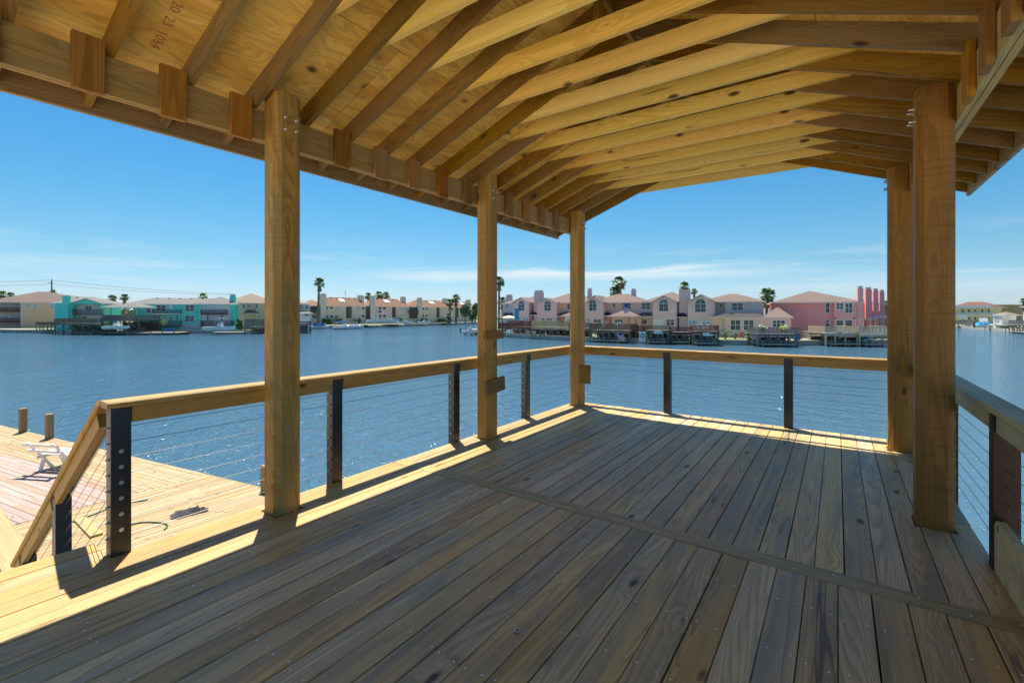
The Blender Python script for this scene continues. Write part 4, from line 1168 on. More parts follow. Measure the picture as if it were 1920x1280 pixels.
h.wall(q2(10), q2(80), w1(275), CREAM, 0, 9); h.wall(q2(78), q2(160), w1(275), CREAM, 1.0, 9); h.wall(q2(158), q2(240), w1(272), CREAM, 0, 9)
h.hip(q2(0), q2(330), w1(272), w1(200), SH_TAN, 0, 12, .5)
h.win(q2(59), q2(74), w1(281), w1(313), 0, cols=1); h.win(q2(158), q2(174), w1(279), w1(313), 0, cols=1); h.win(q2(96), q2(119), w1(283), w1(306), 1.0, arch=True, cols=1)
h.hip(q2(75), q2(185), w1(348), w1(325), SH_TAN, -1.0, 2.6, .2); h.win(q2(168), q2(198), w1(365), w1(390), 0, glass=GLASSB)
h = House('grey_house', 'grey house with an arched window and white balcony railing behind the nearest post', q2(455), 130, q2(570), 138)
h.wall(q2(430), q2(520), w1(275), GREYW, 0, 5); h.wall(q2(518), q2(562), w1(275), GREYW, 1.2, 5); h.hip(q2(380), q2(566), w1(275), w1(248), SH_TAN, 0, 7, .4)
h.win(q2(483), q2(516), w1(280), w1(325), 0, arch=True); h.win(q2(528), q2(552), w1(290), w1(322), 1.2); h.hip(q2(478), q2(585), w1(348), w1(330), SH_TAN, -1.5, 2.5, .2); h.balcony(q2(440), q2(566), w1(372), w1(404), TRIM, -2.5, 2.5)
h.win(q2(500), q2(518), w1(352), w1(372), 0, glass=GLASSB); h.win(q2(524), q2(552), w1(352), w1(372), 1.2, cols=2, rows=1)
# ---- tan row houses
def tanhouse(label, uL, dL, uR, dR): return House('row_house', label, uL, dL, uR, dR, 'tan row houses with terracotta roofs beyond the water')
def dT(u):
    A = at(560, 176); B = at(905, 246); e = B - A; d = FW * F_ + RT * (u - 960)
    return (A.x * e.y - A.y * e.x) / (d.x * e.y - d.y * e.x) * F_
h = tanhouse('small tan row house end with a dark balcony beside the tall palm', q2(530), dT(q2(530)), q2(655), dT(q2(655)))
h.wall(q2(555), q2(660), w1(294), TAN, 1.5); h.hip(q2(535), q2(690), w1(292), w1(248), SH_TERRA, 0, 9, .3)
h.box('recess_shade', q2(567), q2(655), w1(297), w1(346), DARKW, 1.4, .2); h.balcony(q2(566), q2(656), w1(322), w1(346), GREYWOOD, 0, 1.5)  # dark panel on the wall paints the shade behind the balcony
h.win(q2(580), q2(640), w1(358), w1(388), 1.5, cols=2, rows=1)
def tanbody(h, a, b, eave, ridge, r0, r1, chims, wins, recess_shade, sky_):
    h.wall(q2(a), q2(b), w1(eave), TAN, 0); h.hip(q2(a), q2(b), w1(eave), w1(ridge), SH_TERRA, 0, 9, .3, r0=q2(r0), r1=q2(r1))
    for (x0, x1, v, n_) in chims: h.chim(q2(x0), q2(x1), w1(v), TAN if n_ > 0 else GREYW, n_, 0 if n_ < 0 else 4., depth=1.3)
    for (x0, x1, v0, v1) in wins: h.win(q2(x0), q2(x1), w1(v0), w1(v1), 0, cols=1, rows=1, glass=GLASSB if (int(x0) % 3 == 0) else GLASS)
    h.box('recess_shade', q2(recess_shade[0]), q2(recess_shade[1]), w1(recess_shade[2]), w1(recess_shade[3]), DARKW, -.06, .1)  # flat dark panel on the wall, shade of the recess painted in
    x0, x1, v0, v1 = sky_
    # skylight lying on the front roof slope
    o = [c for c in h.root.children if c.name.startswith('roof')][-1]
    me = o.data; p_e = me.vertices[0].co; p_r = me.vertices[4].co
    xa, xb = h.x(q2(x0), 2), h.x(q2(x1), 2)
    def on(t): return (p_e.y + (p_r.y - p_e.y) * t, p_e.z + (p_r.z - p_e.z) * t + .05)
    (ya, za), (yb, zb_) = on(.45), on(.8)
    m_ = MB(); m_.poly([(xa, ya, za), (xb, ya, za), (xb - .3, yb, zb_), (xa - .3, yb, zb_)], (0, -.05, .15)); m_.build('skylight', WHITEW, o)
h = tanhouse('tan row house with three flat chimneys just right of the tall palm', q2(655), dT(q2(655)), q2(975), dT(q2(975)))
tanbody(h, 655, 980, 294, 231, 700, 930, [(649, 688, 208, -.8), (935, 971, 220, 3)], [(685, 701, 297, 320), (712, 740, 297, 320), (765, 780, 297, 320), (915, 940, 300, 322), (950, 976, 300, 322), (685, 701, 362, 383), (712, 740, 362, 383), (752, 778, 362, 383), (915, 940, 358, 381), (950, 976, 358, 381)], (836, 878, 300, 386), (790, 830, 245, 268))
h = tanhouse('second tan row house with the flag hanging in front', q2(980), dT(q2(980)), q2(1300), dT(q2(1300)))
h.box('recess_shade', q2(983), q2(1020), w1(298), w1(392), DARKW, -.06, .1)
tanbody(h, 980, 1302, 297, 240, 1050, 1215, [(1020, 1053, 224, -.8), (1253, 1285, 230, 3)], [(1053, 1069, 299, 322), (1078, 1102, 299, 322), (1111, 1134, 299, 322), (1242, 1264, 302, 325), (1272, 1294, 302, 325), (1053, 1069, 358, 380), (1078, 1102, 358, 380), (1111, 1134, 358, 380), (1242, 1292, 357, 378)], (1181, 1208, 304, 380), (1128, 1166, 253, 274))
h = tanhouse('third tan row house with a dark balcony on its left side', q2(1302), dT(q2(1302)), q2(1605), dT(q2(1605)))
h.box('recess_shade', q2(1310), q2(1380), w1(304), w1(388), DARKW, -.06, .1); h.balcony(q2(1308), q2(1381), w1(325), w1(345), GREYWOOD, -1.4, 1.3)
tanbody(h, 1302, 1605, 301, 252, 1350, 1540, [(1377, 1408, 237, -.8), (1565, 1602, 242, 3)], [(1408, 1422, 305, 326), (1432, 1448, 305, 326), (1590, 1602, 308, 326), (1408, 1420, 356, 377), (1432, 1450, 356, 377)], (1515, 1536, 306, 380), (1468, 1502, 262, 280))
h = tanhouse('fourth tan row house half hidden by palms and a bushy tree', q2(1605), dT(q2(1605)), q2(1800), dT(q2(1800)))
tanbody(h, 1605, 1800, 305, 264, 1640, 1760, [(1742, 1771, 252, 3)], [(1625, 1640, 308, 328), (1690, 1705, 308, 328)], (1660, 1678, 306, 380), (1700, 1725, 268, 284))

# ---- houses far right
h = House('motel', 'long yellow two-storey building with a white balcony band at the right', q5(900), 186, q5(1435), 176, cat='building')
h.wall(q5(800), q5(1430), w5(545), YELLOWW, 1.5, 10); h.hip(q5(860), q5(1445), w5(545), w5(470), SH_RED, 0, 12, .6, r0=q5(1095), r1=q5(1310))
h.box('roof_band', q5(930), q5(1432), w5(512), w5(552), WHITEW, -.62, .5); h.box('walkway', q5(900), q5(1425), w5(640), w5(658), WHITEW, 0, 1.5)
for a in (1015, 1100, 1185, 1275, 1362): h.win(q5(a), q5(a + 34), w5(566), w5(608), 1.5, cols=1, rows=1); h.win(q5(a), q5(a + 32), w5(668), w5(712), 1.5, cols=1, rows=1)
h.balcony(q5(900), q5(1425), w5(612), w5(642), TRIM, -.1, 1.5); h.box('outside_stair', q5(985), q5(1095), w5(640), w5(700), TRIM, -1.5, .2)
h = House('brown_building', 'plain brown flat-roofed building beside the yellow motel', q5(1435), 200, q5(1640), 196, cat='building')
h.wall(q5(1432), q5(1700), w5(508), BROWNW, 0, 14); h.box('vent', q5(1490), q5(1525), w5(553), w5(562), DARKW, -.1, .2); h.box('vent', q5(1580), q5(1612), w5(552), w5(562), DARKW, -.1, .2)
h.box('parapet', q5(1430), q5(1702), w5(503), w5(510), TAN, -.2, 14.4)
h = House('white_house', 'white house with a stepped tiled porch at the far right edge', q5(1530), 140, q5(2000), 130)
h.wall(q5(1640), q5(2100), w5(530), WHITEW, 2, 9); h.hip(q5(1635), q5(2100), w5(528), w5(462), SH_TAN, 2, 10, .4); h.wall(q5(1530), q5(1650), w5(645), WHITEW, -1, 4); h.hip(q5(1530), q5(1700), w5(642), w5(600), SH_TAN, -1, 4, .2)
h.box('dark_window_band', q5(1645), q5(1752), w5(548), w5(590), GLASS, 1.9, .1); h.win(q5(1765), q5(1780), w5(560), w5(590), 2, cols=1); h.win(q5(1795), q5(1825), w5(560), w5(590), 2, cols=1); h.win(q5(1548), q5(1612), w5(665), w5(725), -1, arch=True, glass=stucco('peach_panel', (.7, .45, .3)))
h.box('garden_wall', q5(1432), q5(1545), w5(684), w5(750), WHITEW, -2, .3)

# ---------------------------------------------------------------- raised docks over the water
def raised_dock(name, label, u0, u1, d0, d1, vtop, vdeck, col, depth=4.5, piles=5, pmat=PILEG, low=True, braces=True, vlow=None, group=None, rail=True, lowmat=LOWDOCK):
    A, B = at(u0, d0), at(u1, d1); e = (B - A); e.z = 0; L = e.length; e.normalize(); n = Vector((-e.y, e.x, 0)); n = n if n.dot(FW) > 0 else -n
    dm = (d0 + d1) / 2; zt, zd = zof(vtop, dm), zof(vdeck, dm)
    r = empty(name, Vector((A.x, A.y, ZWAT)), math.atan2(e.y, e.x), label, 'dock', group)
    z0 = zd - ZWAT; z1 = zt - ZWAT
    mt = DECKM[col]
    m_ = MB(); m_.box((0, 0, z0 - .08), (L, depth, z0)); m_.build('platform', LOWDOCK if col != 'yellow' else YELWOOD, r)
    m_ = MB(); m_.box((-.03, -.06, z0 - .36), (L + .03, -.002, z0 - .02)); m_.box((-.03, depth, z0 - .36), (L + .03, depth + .05, z0 - .02)); m_.build('rim_board', mt, r)
    if rail: rail_on(r, 0, L, 0, depth, z0, z1, mt, True, .19 if L < 15 else .25)
    rw = MB(); rw.box((.1, depth - .1, -1.0), (L - .1, depth - .02, max(.9, z0 - .7))); rw.build('retaining_wall', PILEB, r) if low or braces else None  # back wall; its dark colour also deepens the shade under the dock
    for i in range(piles):
        for y in ((.15, depth - .3) if i % 2 == 0 else (.15,)):
            x = .15 + (L - .3) * i / (piles - 1) + (random.uniform(-.3, .3) if 0 < i < piles - 1 else 0)
            m_ = MB(); m_.tube([(x, y, -1.2), (x, y, z0 - .36)], .14, 7); m_.build('piling', pmat, r)
            if braces and y < 1 and z0 > 2 and i < piles - 1:
                x2 = .15 + (L - .3) * (i + 1) / (piles - 1)
                b = MB(); b.bar((x + .1, y, z0 - .5), (x + (x2 - x) * .5, y, z0 - 1.7), .08, .16, up=(0, 1, 0)); b.build('brace', LOWDOCK, r)
                b = MB(); b.bar((x2 - .1, y, z0 - .5), (x2 - (x2 - x) * .45, y, z0 - 1.6), .08, .16, up=(0, 1, 0)); b.build('brace', GREYWOOD, r)
    if low:
        zl = .5
        m_ = MB(); m_.box((.4, -.8, zl - .15), (L - .5, depth * .8, zl)); m_.build('low_platform', lowmat, r)
        m_ = MB(); x = .5
        for k in range(int(L / 2.5) + 1): m_.tube([(.5 + k * 2.5 if .5 + k * 2.5 < L else L - .2, -.7, -1), (.5 + k * 2.5 if .5 + k * 2.5 < L else L - .2, -.7, zl + .5)], .11, 6)
        o = m_.build('mooring_piles', PILEG, r); o['kind'] = 'stuff'
    # ladder / stair between the levels
    m_ = MB(); x = L * .6; nst = 9
    if low and z0 > 2.2:
        for k in range(nst):
            f = k / nst; zz = z0 - .2 - (z0 - .8) * f; m_.box((x + f * 2.0, depth * .5, zz - .03), (x + f * 2.0 + .3, depth * .5 + .8, zz + .03))
        m_.bar((x, depth * .5, z0 - .1), (x + 2.1, depth * .5, .6), .05, .2); o = m_.build('dock_stair', mt, r); o['kind'] = 'stuff'
    return r
G2 = 'raised docks along the peach houses'
raised_dock('raised_dock', 'dark red raised dock at the far left of the peach houses with a beige parasol', q3(160), q3(262), 106, 103, w3(505), w3(545), 'red', 4, 4, group=G2)
raised_dock('raised_dock', 'low red railed dock beside the tall new yellow dock', q3(255), q3(462), 101, 96, w3(486), w3(540), 'red', 4.5, 5, group=G2)
raised_dock('raised_dock', 'large raised dock of new yellow timber in front of the peach houses', q3(462), q3(770), 94, 88, w3(488), w3(545), 'yellow', 5, 6, PILEB, group=G2)
raised_dock('raised_dock', 'white-railed grey platform half hidden by the corner post', q3(800), q3(985), 86, 85, w3(505), w3(555), 'grey', 4, 4, group=G2)
raised_dock('raised_dock', 'brown railed dock with seats in front of the porch with the hipped roof', q3(985), q3(1352), 83, 79, w3(513), w3(572), 'brown', 4.5, 7, group=G2)
raised_dock('raised_dock', 'narrow red-brown boarded dock between two green-piled docks', q3(1355), q3(1470), 81, 80, w3(530), w3(590), 'red', 4, 3, group=G2)
raised_dock('raised_dock', 'brown railed dock in front of the white double door', q3(1480), q3(1705), 77.5, 76, w3(528), w3(572), 'brown', 4.5, 5, group=G2)
raised_dock('raised_dock', 'dark red dock with a steep stair down to a boat landing', q4(-20), q4(168), 77, 76, w4(515), w4(560), 'red', 4.5, 4, group=G2)
raised_dock('raised_dock', 'red railed dock with two white chairs and a small white sign', q4(175), q4(405), 74, 73, w4(503), w4(555), 'red', 4, 5, group=G2)
raised_dock('raised_dock', 'low grey dock with potted plants under a green planted railing', q4(735), q4(1080), 71, 70.5, w4(520), w4(575), 'grey', 4, 5, group=G2)
raised_dock('raised_dock', 'pale new timber deck raised beside the coral house', q4(1315), q4(1600), 72, 71.5, w4(512), w4(570), 'pale', 5, 4, PALEWOOD, braces=False, group=G2)
raised_dock('raised_dock', 'second pale timber deck partly hidden by the right-hand posts', q4(1605), q4(1900), 71, 71, w4(512), w4(580), 'pale', 5, 4, PALEWOOD, braces=False, group=G2)
G1 = 'raised docks in front of the teal houses'
raised_dock('raised_dock', 'raised brown dock in front of the gabled teal house', q1(405), q1(735), 112, 111, w1(388), w1(425), 'brown', 5, 6, PILEB, group=G1)
raised_dock('raised_dock', 'small brown boarded dock at the corner of the orange house', q1(265), q1(405), 124, 118, w1(415), w1(425), 'brown', 5, 6, YELWOOD, low=False, braces=False, group=G1)
rg = raised_dock('gazebo_dock', 'raised dark dock carrying a gazebo with a grey hipped roof', q1(755), q1(1045), 112, 111, w1(362), w1(396), 'grey', 6, 5, PILEB, group=G1)
hz_ = House('gazebo', 'open gazebo with a grey hipped roof standing on the raised dark dock', q1(758), 112, q1(1030), 111, cat='gazebo')
hz_.hip(q1(762), q1(1022), w1(303), w1(270), SH_GREY, .3, 5.5, .2)
for x_ in (770, 826, 945, 1018):
    for n_ in (.4, 5.4): hz_.box('gazebo_post', q1(x_), q1(x_ + 8), w1(306), w1(397), PALEWOOD, n_, .18)
raised_dock('raised_dock', 'long low boardwalk in front of the long teal house', q1(950), q1(1375), 110, 112, w1(462), w1(492), 'grey', 3, 9, PILEB, low=True, braces=False, rail=False, group=G1)
raised_dock('raised_dock', 'low boat dock at the right end of the long teal house', q1(1590), q1(1830), 114, 115, w1(470), w1(490), 'grey', 3, 6, PILEB, low=False, braces=False, rail=False, group=G1)
raised_dock('raised_dock', 'grey boarded dock enclosure below the cream house', q2(72), q2(200), 116, 116, w1(392), w1(450), 'grey', 4, 4, PILEB, group=G1)
raised_dock('raised_dock', 'dark covered dock below the grey house right of the nearest post', q2(464), q2(575), 120, 122, w1(408), w1(425), 'grey', 5, 5, PILEB, group=G1)
raised_dock('raised_dock', 'low grey dock below the red balconies at the left edge', q1(-40), q1(160), 128, 124, w1(440), w1(470), 'grey', 4, 5, PILEB, low=False, braces=False, rail=False, group=G1)
G3 = 'boat docks in front of the tan row houses'
for i, (a, b, d_, lb) in enumerate(((690, 760, 158, 'low dock left of the blue-covered sailboats'), (945, 1000, 164, 'short low dock right of the sailboats'), (1110, 1225, 172, 'low dock carrying a white boat below the flag'), (1285, 1370, 186, 'low dock under a small white canopy'), (1440, 1620, 200, 'long low dock near the palms at the end of the tan houses'))):
    raised_dock('boat_dock', lb, q2(a), q2(b), d_, d_ + 2, w1(428 - i * 3), w1(440 - i * 5), 'grey', 3, 4, PILEB, low=False, braces=False, rail=False, group=G3)
raised_dock('boat_dock', 'small grey pier with a boat just left of the middle post', 872, 893, 112, 110, 612, 617, 'grey', 4, 3, PILEG, low=True, braces=False, rail=False, group=G3)
raised_dock('raised_dock', 'green-piled dock in front of the yellow motel', q5(900), q5(1180), 168, 160, w5(715), w5(752), 'grey', 5, 6, PILEG, group='docks along the side canal')
raised_dock('raised_dock', 'dock with blue boat cover in front of the brown building', q5(1190), q5(1620), 154, 134, w5(752), w5(768), 'grey', 5, 7, PILEG, rail=False, group='docks along the side canal')
raised_dock('raised_dock', 'blue-grey railed dock at the right edge of the picture', q5(1640), q5(2000), 126, 112, w5(715), w5(765), 'grey', 5, 6, PILEG, group='docks along the side canal')

# fence beside the coral house and stones below it
fz = empty('chain_fence', at(q4(1045), 77.5), 0, 'low grey fence running down beside the coral house', 'fence')
a = at(q4(1040), 86) - fz.location; b = at(q4(1310), 75.5) - fz.location
m_ = MB(); m_.bar(a + Vector((0, 0, 1.2)), b + Vector((0, 0, 1.2)), .08, .08); m_.build('top_rail', TRIM, fz)
m_ = MB()
for i in range(60): q = a.lerp(b, i / 59); m_.box((q.x - .02, q.y - .02, 0), (q.x + .02, q.y + .02, 1.18))
o = m_.build('pickets', GREYW, fz); o['kind'] = 'stuff'
for i in range(7): q = a.lerp(b, i / 6); m_ = MB(); m_.box((q.x - .06, q.y - .06, 0), (q.x + .06, q.y + .06, 1.3)); m_.build('fence_post', GREYW, fz)

# ---------------------------------------------------------------- palms and trees
def leafmat(name, c1, c2):
    m = NT(name); g = m.n('ShaderNodeNewGeometry')
    n = m.noise(m.vmul(g.outputs['Position'], (2, 2, 2)), 1, 3, .6)
    m.l(m.mix(n, c1, c2), m.b.inputs['Base Color']); m.b.inputs['Roughness'].default_value = .55
    return m.m
PALM = leafmat('palm_green', (.05, .13, .03), (.13, .22, .06)); PALMD = leafmat('dry_palm', (.16, .12, .06), (.24, .18, .09)); LEAF = leafmat('leaf_green', (.035, .10, .025), (.10, .19, .05))
TRUNKM = plain('palm_trunk', (.22, .17, .12), .9, 0, .3, 3, .4)
def palm_crown_mesh(seed):
    rnd = random.Random(seed); m_ = MB().use(PALM)
    for k in range(50):
        az = rnd.uniform(0, 6.283); el = rnd.uniform(-.75, 1.35); L = rnd.uniform(1.0, 1.5)
        d = Vector((math.cos(az) * math.cos(el), math.sin(az) * math.cos(el), math.sin(el)))
        side = Vector((-math.sin(az), math.cos(az), 0)); upv = side.cross(d) * -1
        base = d * .15; hub = d * (L * .5)
        if el < -.35: m_.use(PALMD if rnd.random() < .5 else PALM)
        else: m_.use(PALM)
        m_.bar(base, hub, .05, .04)
        nf = 11
        for j in range(nf):
            a_ = (j / (nf - 1) - .5) * 2.6
            tip = hub + (d * math.cos(a_) + side * math.sin(a_)) * (L * .55) + Vector((0, 0, -.22 * L * abs(math.cos(a_ * .6))))
            mid = hub + (d * math.cos(a_) + side * math.sin(a_)) * (L * .32)
            w = (d * -math.sin(a_) + side * math.cos(a_)) * (.05 * L)
            m_.add([hub, mid - w, tip, mid + w], [(0, 1, 2, 3)])
    o = m_.build('crown_proto', None, None, recalc=False); me = o.data; bpy.data.objects.remove(o); return me
PC = [palm_crown_mesh(s_) for s_ in (1, 2, 3)]
pn = [0]
def palm(u, v_top, d, label, rad=1.0, zbase=ZG, group='fan palms behind the houses', lean=0.):
    z = zof(v_top, d); b = at(u, d, zbase); hgt = z - zbase
    r = empty('palm_tree', b, random.uniform(0, 6), label, 'palm tree', group)
    pts = [(lean * (t ** 2) * hgt * .1, 0, hgt * t) for t in (0, .25, .5, .75, 1)]
    m_ = MB(); m_.tube(pts, .26 * rad, 8, .15 * rad); m_.build('trunk', TRUNKM, r)
    c = bpy.data.objects.new('crown', PC[pn[0] % 3]); COL.objects.link(c); c.parent = r; c.location = pts[-1]; c.scale = (rad * .84,) * 3; pn[0] += 1
    m_ = MB(); m_.tube([(pts[-1][0], 0, hgt - 1.6 * rad), (pts[-1][0], 0, hgt - .2)], .42 * rad, 7, .2 * rad); m_.build('dry_skirt', PALMD, r)
palm(q2(625), w1(120), 158, 'tall thin fan palm standing alone in front of the tan row houses', 1.9, lean=.3)
palm(q2(1003), w1(222), 230, 'leftmost of three palms over the tan roofs', 1.9); palm(q2(1080), w1(217), 232, 'middle of three palms over the tan roofs', 2.3); palm(q2(1136), w1(218), 232, 'rightmost of three palms over the tan roofs', 2.1)
palm(q2(1615), w1(272), 205, 'shorter palm of the pair beside the bushy tree', 1.9); palm(q2(1660), w1(240), 206, 'taller palm of the pair beside the bushy tree', 2.1); palm(q2(1605), w1(378), 199, 'small young palm on the lawn under the palm pair', 1.7, group=None)
palm(q3(172), w3(135), 130, 'palm crown just right of the middle post', 1.6); palm(q3(1250), w3(150), 128, 'full palm above the peach roofs', 2.0); palm(q3(1205), w3(222), 128, 'low palm beside the full palm above the peach roofs', 1.4)
palm(q3(1843), w3(183), 130, 'palm crown behind the wide wall chimney', 1.6); palm(q4(190), w4(215), 135, 'small palm top just right of the wide wall chimney', 1.0)
palm(q4(812), w4(245), 100, 'stout palm between the end peach house and the coral house', 1.75); palm(q4(1835), w4(325), 150, 'palm top right of the coral chimneys', 1.3); palm(q5(15), w5(505), 175, 'dark palm top beside the right posts', 1.6)
palm(q1(18), w1(210), 190, 'palm over the roofs at the left edge', 1.7); palm(q1(82), w1(222), 192, 'wide palm over the roof of the orange house', 1.8); palm(q1(400), w1(190), 178, 'small palm behind the utility pole', 1.1)
palm(q1(840), w1(240), 170, 'left palm of the pair over the gazebo', 1.6); palm(q1(935), w1(232), 170, 'right palm of the pair over the gazebo', 1.5); palm(q1(1522), w1(228), 165, 'palm top over the long grey roof', 1.5)
palm(q5(1840), w5(455), 190, 'palm top over the white house at the right edge', 1.2); palm(q3(200), w3(312), 150, 'low palms behind the end peach house', 1.6)
def bush(u, v_top, d, w, label, name='tree', cat='tree', mat=LEAF, zb=ZG, seed=0, trunk=True, squash=1.):
    b = at(u, d, zb); hgt = zof(v_top, d) - zb; rnd = random.Random(seed + 5)
    r = empty(name, b, 0, label, cat)
    m_ = MB(); W2 = w / F_ * d / 2; nb = 16
    blobs = [(rnd.uniform(-.75, .75) * W2, rnd.uniform(-.6, .6) * W2, hgt * rnd.uniform(.3 if trunk else .1, .88), rnd.uniform(.28, .5) * min(W2, hgt * .6)) for _ in range(nb)] + [(0, 0, hgt * .72, W2 * .5)]
    for (x, y, z, rr) in blobs:
        for _ in range(150):
            v = Vector((rnd.gauss(0, 1), rnd.gauss(0, 1), rnd.gauss(0, 1))).normalized() * rr * rnd.uniform(.6, 1.15); c = Vector((x, y, z)) + v
            if c.z > hgt or c.z < .05: continue
            a_ = Vector((rnd.gauss(0, 1), rnd.gauss(0, 1), rnd.gauss(0, 1))).normalized(); b_ = a_.orthogonal().normalized(); s_ = rnd.uniform(.12, .28) * (1 if d > 90 else .6)
            m_.add([c + a_ * s_, c + b_ * s_ * .7, c - a_ * s_, c - b_ * s_ * .7], [(0, 1, 2, 3)])
    m_.build('crown' if trunk else 'foliage', mat, r, recalc=False)
    if trunk:
        t = MB(); t.tube([(0, 0, 0), (.1, 0, hgt * .35), (.3, .1, hgt * .7)], .3, 7, .12)
        for k in range(4): t.tube([(.1, 0, hgt * .35), (rnd.uniform(-.6, .6) * W2, rnd.uniform(-.5, .5) * W2, hgt * .7)], .12, 5, .05)
        t.build('trunk', TRUNKM, r)
    return r
bush(q2(1730), w1(268), 196, 22, 'bushy dark green tree at the end of the tan row houses', seed=1); bush(q2(1805), w1(258), 215, 16, 'tree partly hidden by the middle post', seed=2); bush(q2(1780), w1(330), 204, 12, 'low green tree between the bushy tree and the pier', seed=9)
bush(q2(40), w1(395), 122, 12, 'round green shrub at the corner of the cream house', 'shrub', 'shrub', seed=3, trunk=False)
for i, (x_, w_) in enumerate(((700, 22), (780, 18), (920, 16), (1240, 20), (1420, 14), (1560, 26))): bush(q2(x_), w1(388), dT(q2(x_)) - 2.5, w_, ['clipped dark hedge left of the sailboats', 'dark hedge behind the blue sail cover', 'dark hedge right of the sailboat masts', 'hedge below the second tan row house', 'small hedge below the third tan row house', 'long hedge below the third tan row house'][i], 'hedge', 'hedge', seed=20 + i, trunk=False)
# distant line of trees closing the horizon
def treeline(u0, u1, d, vt, label, seed, jit=3.5):
    rnd = random.Random(seed); m_ = MB(); n = int((u1 - u0) / 2.2)
    for i in range(n):
        u = u0 + (u1 - u0) * i / n; hgt = (zof(vt + rnd.uniform(-jit, jit), d) - ZG)
        for _ in range(16):
            c = at(u + rnd.uniform(-3, 3), d + rnd.uniform(-4, 4), ZG + hgt * rnd.uniform(.02, 1)); a_ = Vector((rnd.gauss(0, 1), rnd.gauss(0, 1), rnd.gauss(0, 1))).normalized(); b_ = a_.orthogonal().normalized(); s_ = rnd.uniform(.5, 1.1) * d / 300
            m_.add([c + a_ * s_, c + b_ * s_ * .7, c - a_ * s_, c - b_ * s_ * .7], [(0, 1, 2, 3)])
    o = m_.build('distant_trees', LEAF, None, recalc=False); tag(o, label, 'trees', None, 'stuff')
treeline(-60, 480, 260, 578, 'distant trees low behind the teal houses', 1); treeline(470, 900, 330, 582, 'distant trees low behind the tan houses', 2, 2); treeline(1780, 1960, 300, 577, 'distant trees low behind the right-hand houses', 4)

# ---------------------------------------------------------------- boats
BW = plain('white_gelcoat', (.78, .78, .76), .25, 0, .04, 1); BB = plain('blue_canvas', (.03, .16, .42), .8, 0, .2, 2); BD = plain('outboard_black', (.02, .02, .025), .35, 0, .1, 3); ALU = plain('mast_aluminium', (.6, .6, .6), .4, .8, .1, 2); HB = plain('dark_antifoul', (.05, .07, .1), .7)
def hull_mesh(L, B_, H_, mat):
    m_ = MB().use(mat); st = 10; rows = []
    for i in range(st + 1):
        t = i / st; x = -L / 2 + L * t; w = B_ / 2 * (1 - max(0, (t - .45) / .55) ** 2.2) * (.92 if t < .1 else 1); sh = H_ * (1 + .25 * t * t); kz = H_ * .0 + H_ * .55 * max(0, (t - .7) / .3) ** 2
        rows.append([(x, -w, sh), (x, -w * .82, H_ * .3 + kz * .6), (x, 0, kz), (x, w * .82, H_ * .3 + kz * .6), (x, w, sh)])
    vs = [p for r_ in rows for p in r_]; fs = []
    for i in range(st):
        for k in range(4): fs.append((i * 5 + k, i * 5 + k + 1, (i + 1) * 5 + k + 1, (i + 1) * 5 + k))
    fs.append((0, 1, 2, 3, 4)); 
    for i in range(st): fs.append((i * 5, (i + 1) * 5, (i + 1) * 5 + 4, i * 5 + 4))
    m_.add(vs, fs); return m_
def powerboat(u, d, z, rot, L, label, ttop=False, cover=None, group='white motor boats on lifts and docks'):
    r = empty('motor_boat', at(u, d, z), rot, label, 'boat', group)
    hull_mesh(L, L * .33, L * .13, BW).build('hull', None, r)
    m_ = MB(); m_.box((-L * .5 - .35, -.18, L * .06), (-L * .5 - .02, .18, L * .13 + .55)); m_.box((-L * .5 - .28, -.06, -L * .03), (-L * .5 - .1, .06, L * .06)); m_.build('outboard_motor', BD, r)
    m_ = MB(); m_.box((-.4, -.45, L * .13), (.4, .45, L * .13 + .75)); m_.build('console', BW, r)
    m_ = MB(); m_.poly([(.42, -.45, L * .13 + .5), (.42, .45, L * .13 + .5), (.25, .45, L * .13 + 1.15), (.25, -.45, L * .13 + 1.15)], (.03, 0, 0)); m_.build('windscreen', GLASSB, r)
    if ttop:
        m_ = MB(); m_.box((-1.1, -.8, L * .13 + 1.95), (.9, .8, L * .13 + 2.05)); m_.build('top', BW if not cover else cover, r)
        m_ = MB(); [m_.tube([(x, y, L * .13), (x * .8, y, L * .13 + 1.95)], .035, 5) for x in (-.8, .6) for y in (-.6, .6)]; m_.build('top_frame', ALU, r)
    elif cover:
        m_ = MB(); m_.poly([(-L * .4, -L * .14, L * .14), (-L * .4, L * .14, L * .14), (-L * .3, 0, L * .14 + .9)], (L * .6, 0, 0)); m_.build('cover', cover, r)
    return r
bl = math.atan2(RT.y, RT.x)
powerboat(q1(878), 108.5, ZWAT + 1.35, bl, 6.0, 'white motor boat on a lift under the gazebo dock')
powerboat(q1(1650), 111.5, ZWAT + .95, bl, 7.5, 'white fishing boat with a T-top beside the long teal house', True)
powerboat(q2(640), 153, ZWAT + .1, bl, 6.5, 'low white boat with blue covers moored left of the sailboats', cover=BB)
powerboat(q2(1055), 166, ZWAT + 1.9, bl + .2, 6.5, 'white cabin boat raised on a lift below the tan houses', True); powerboat(q2(1165), 168, ZWAT + 1.9, bl, 7.0, 'white boat with a canopy raised on a lift under the flag', True)
powerboat(q2(1275), 178, ZWAT + 1.2, bl, 6.0, 'white boat under a flat pale canopy at the row house docks', True); powerboat(q2(1420), 190, ZWAT + 1.0, bl + .3, 5.5, 'small white boat near the end of the row house docks')
powerboat(882, 108, ZWAT + .6, bl, 4.2, 'small white boat on the pier left of the middle post'); powerboat(q5(1310), 140, ZWAT + .9, bl, 5.5, 'boat under a bright blue cover at the right', cover=plain('bright_blue_cover', (.02, .3, .55), .7))
powerboat(q4(1660), 74, ZWAT + .7, bl + .6, 3.6, 'small boat wrapped in dark blue cover under the pale deck', cover=BB)
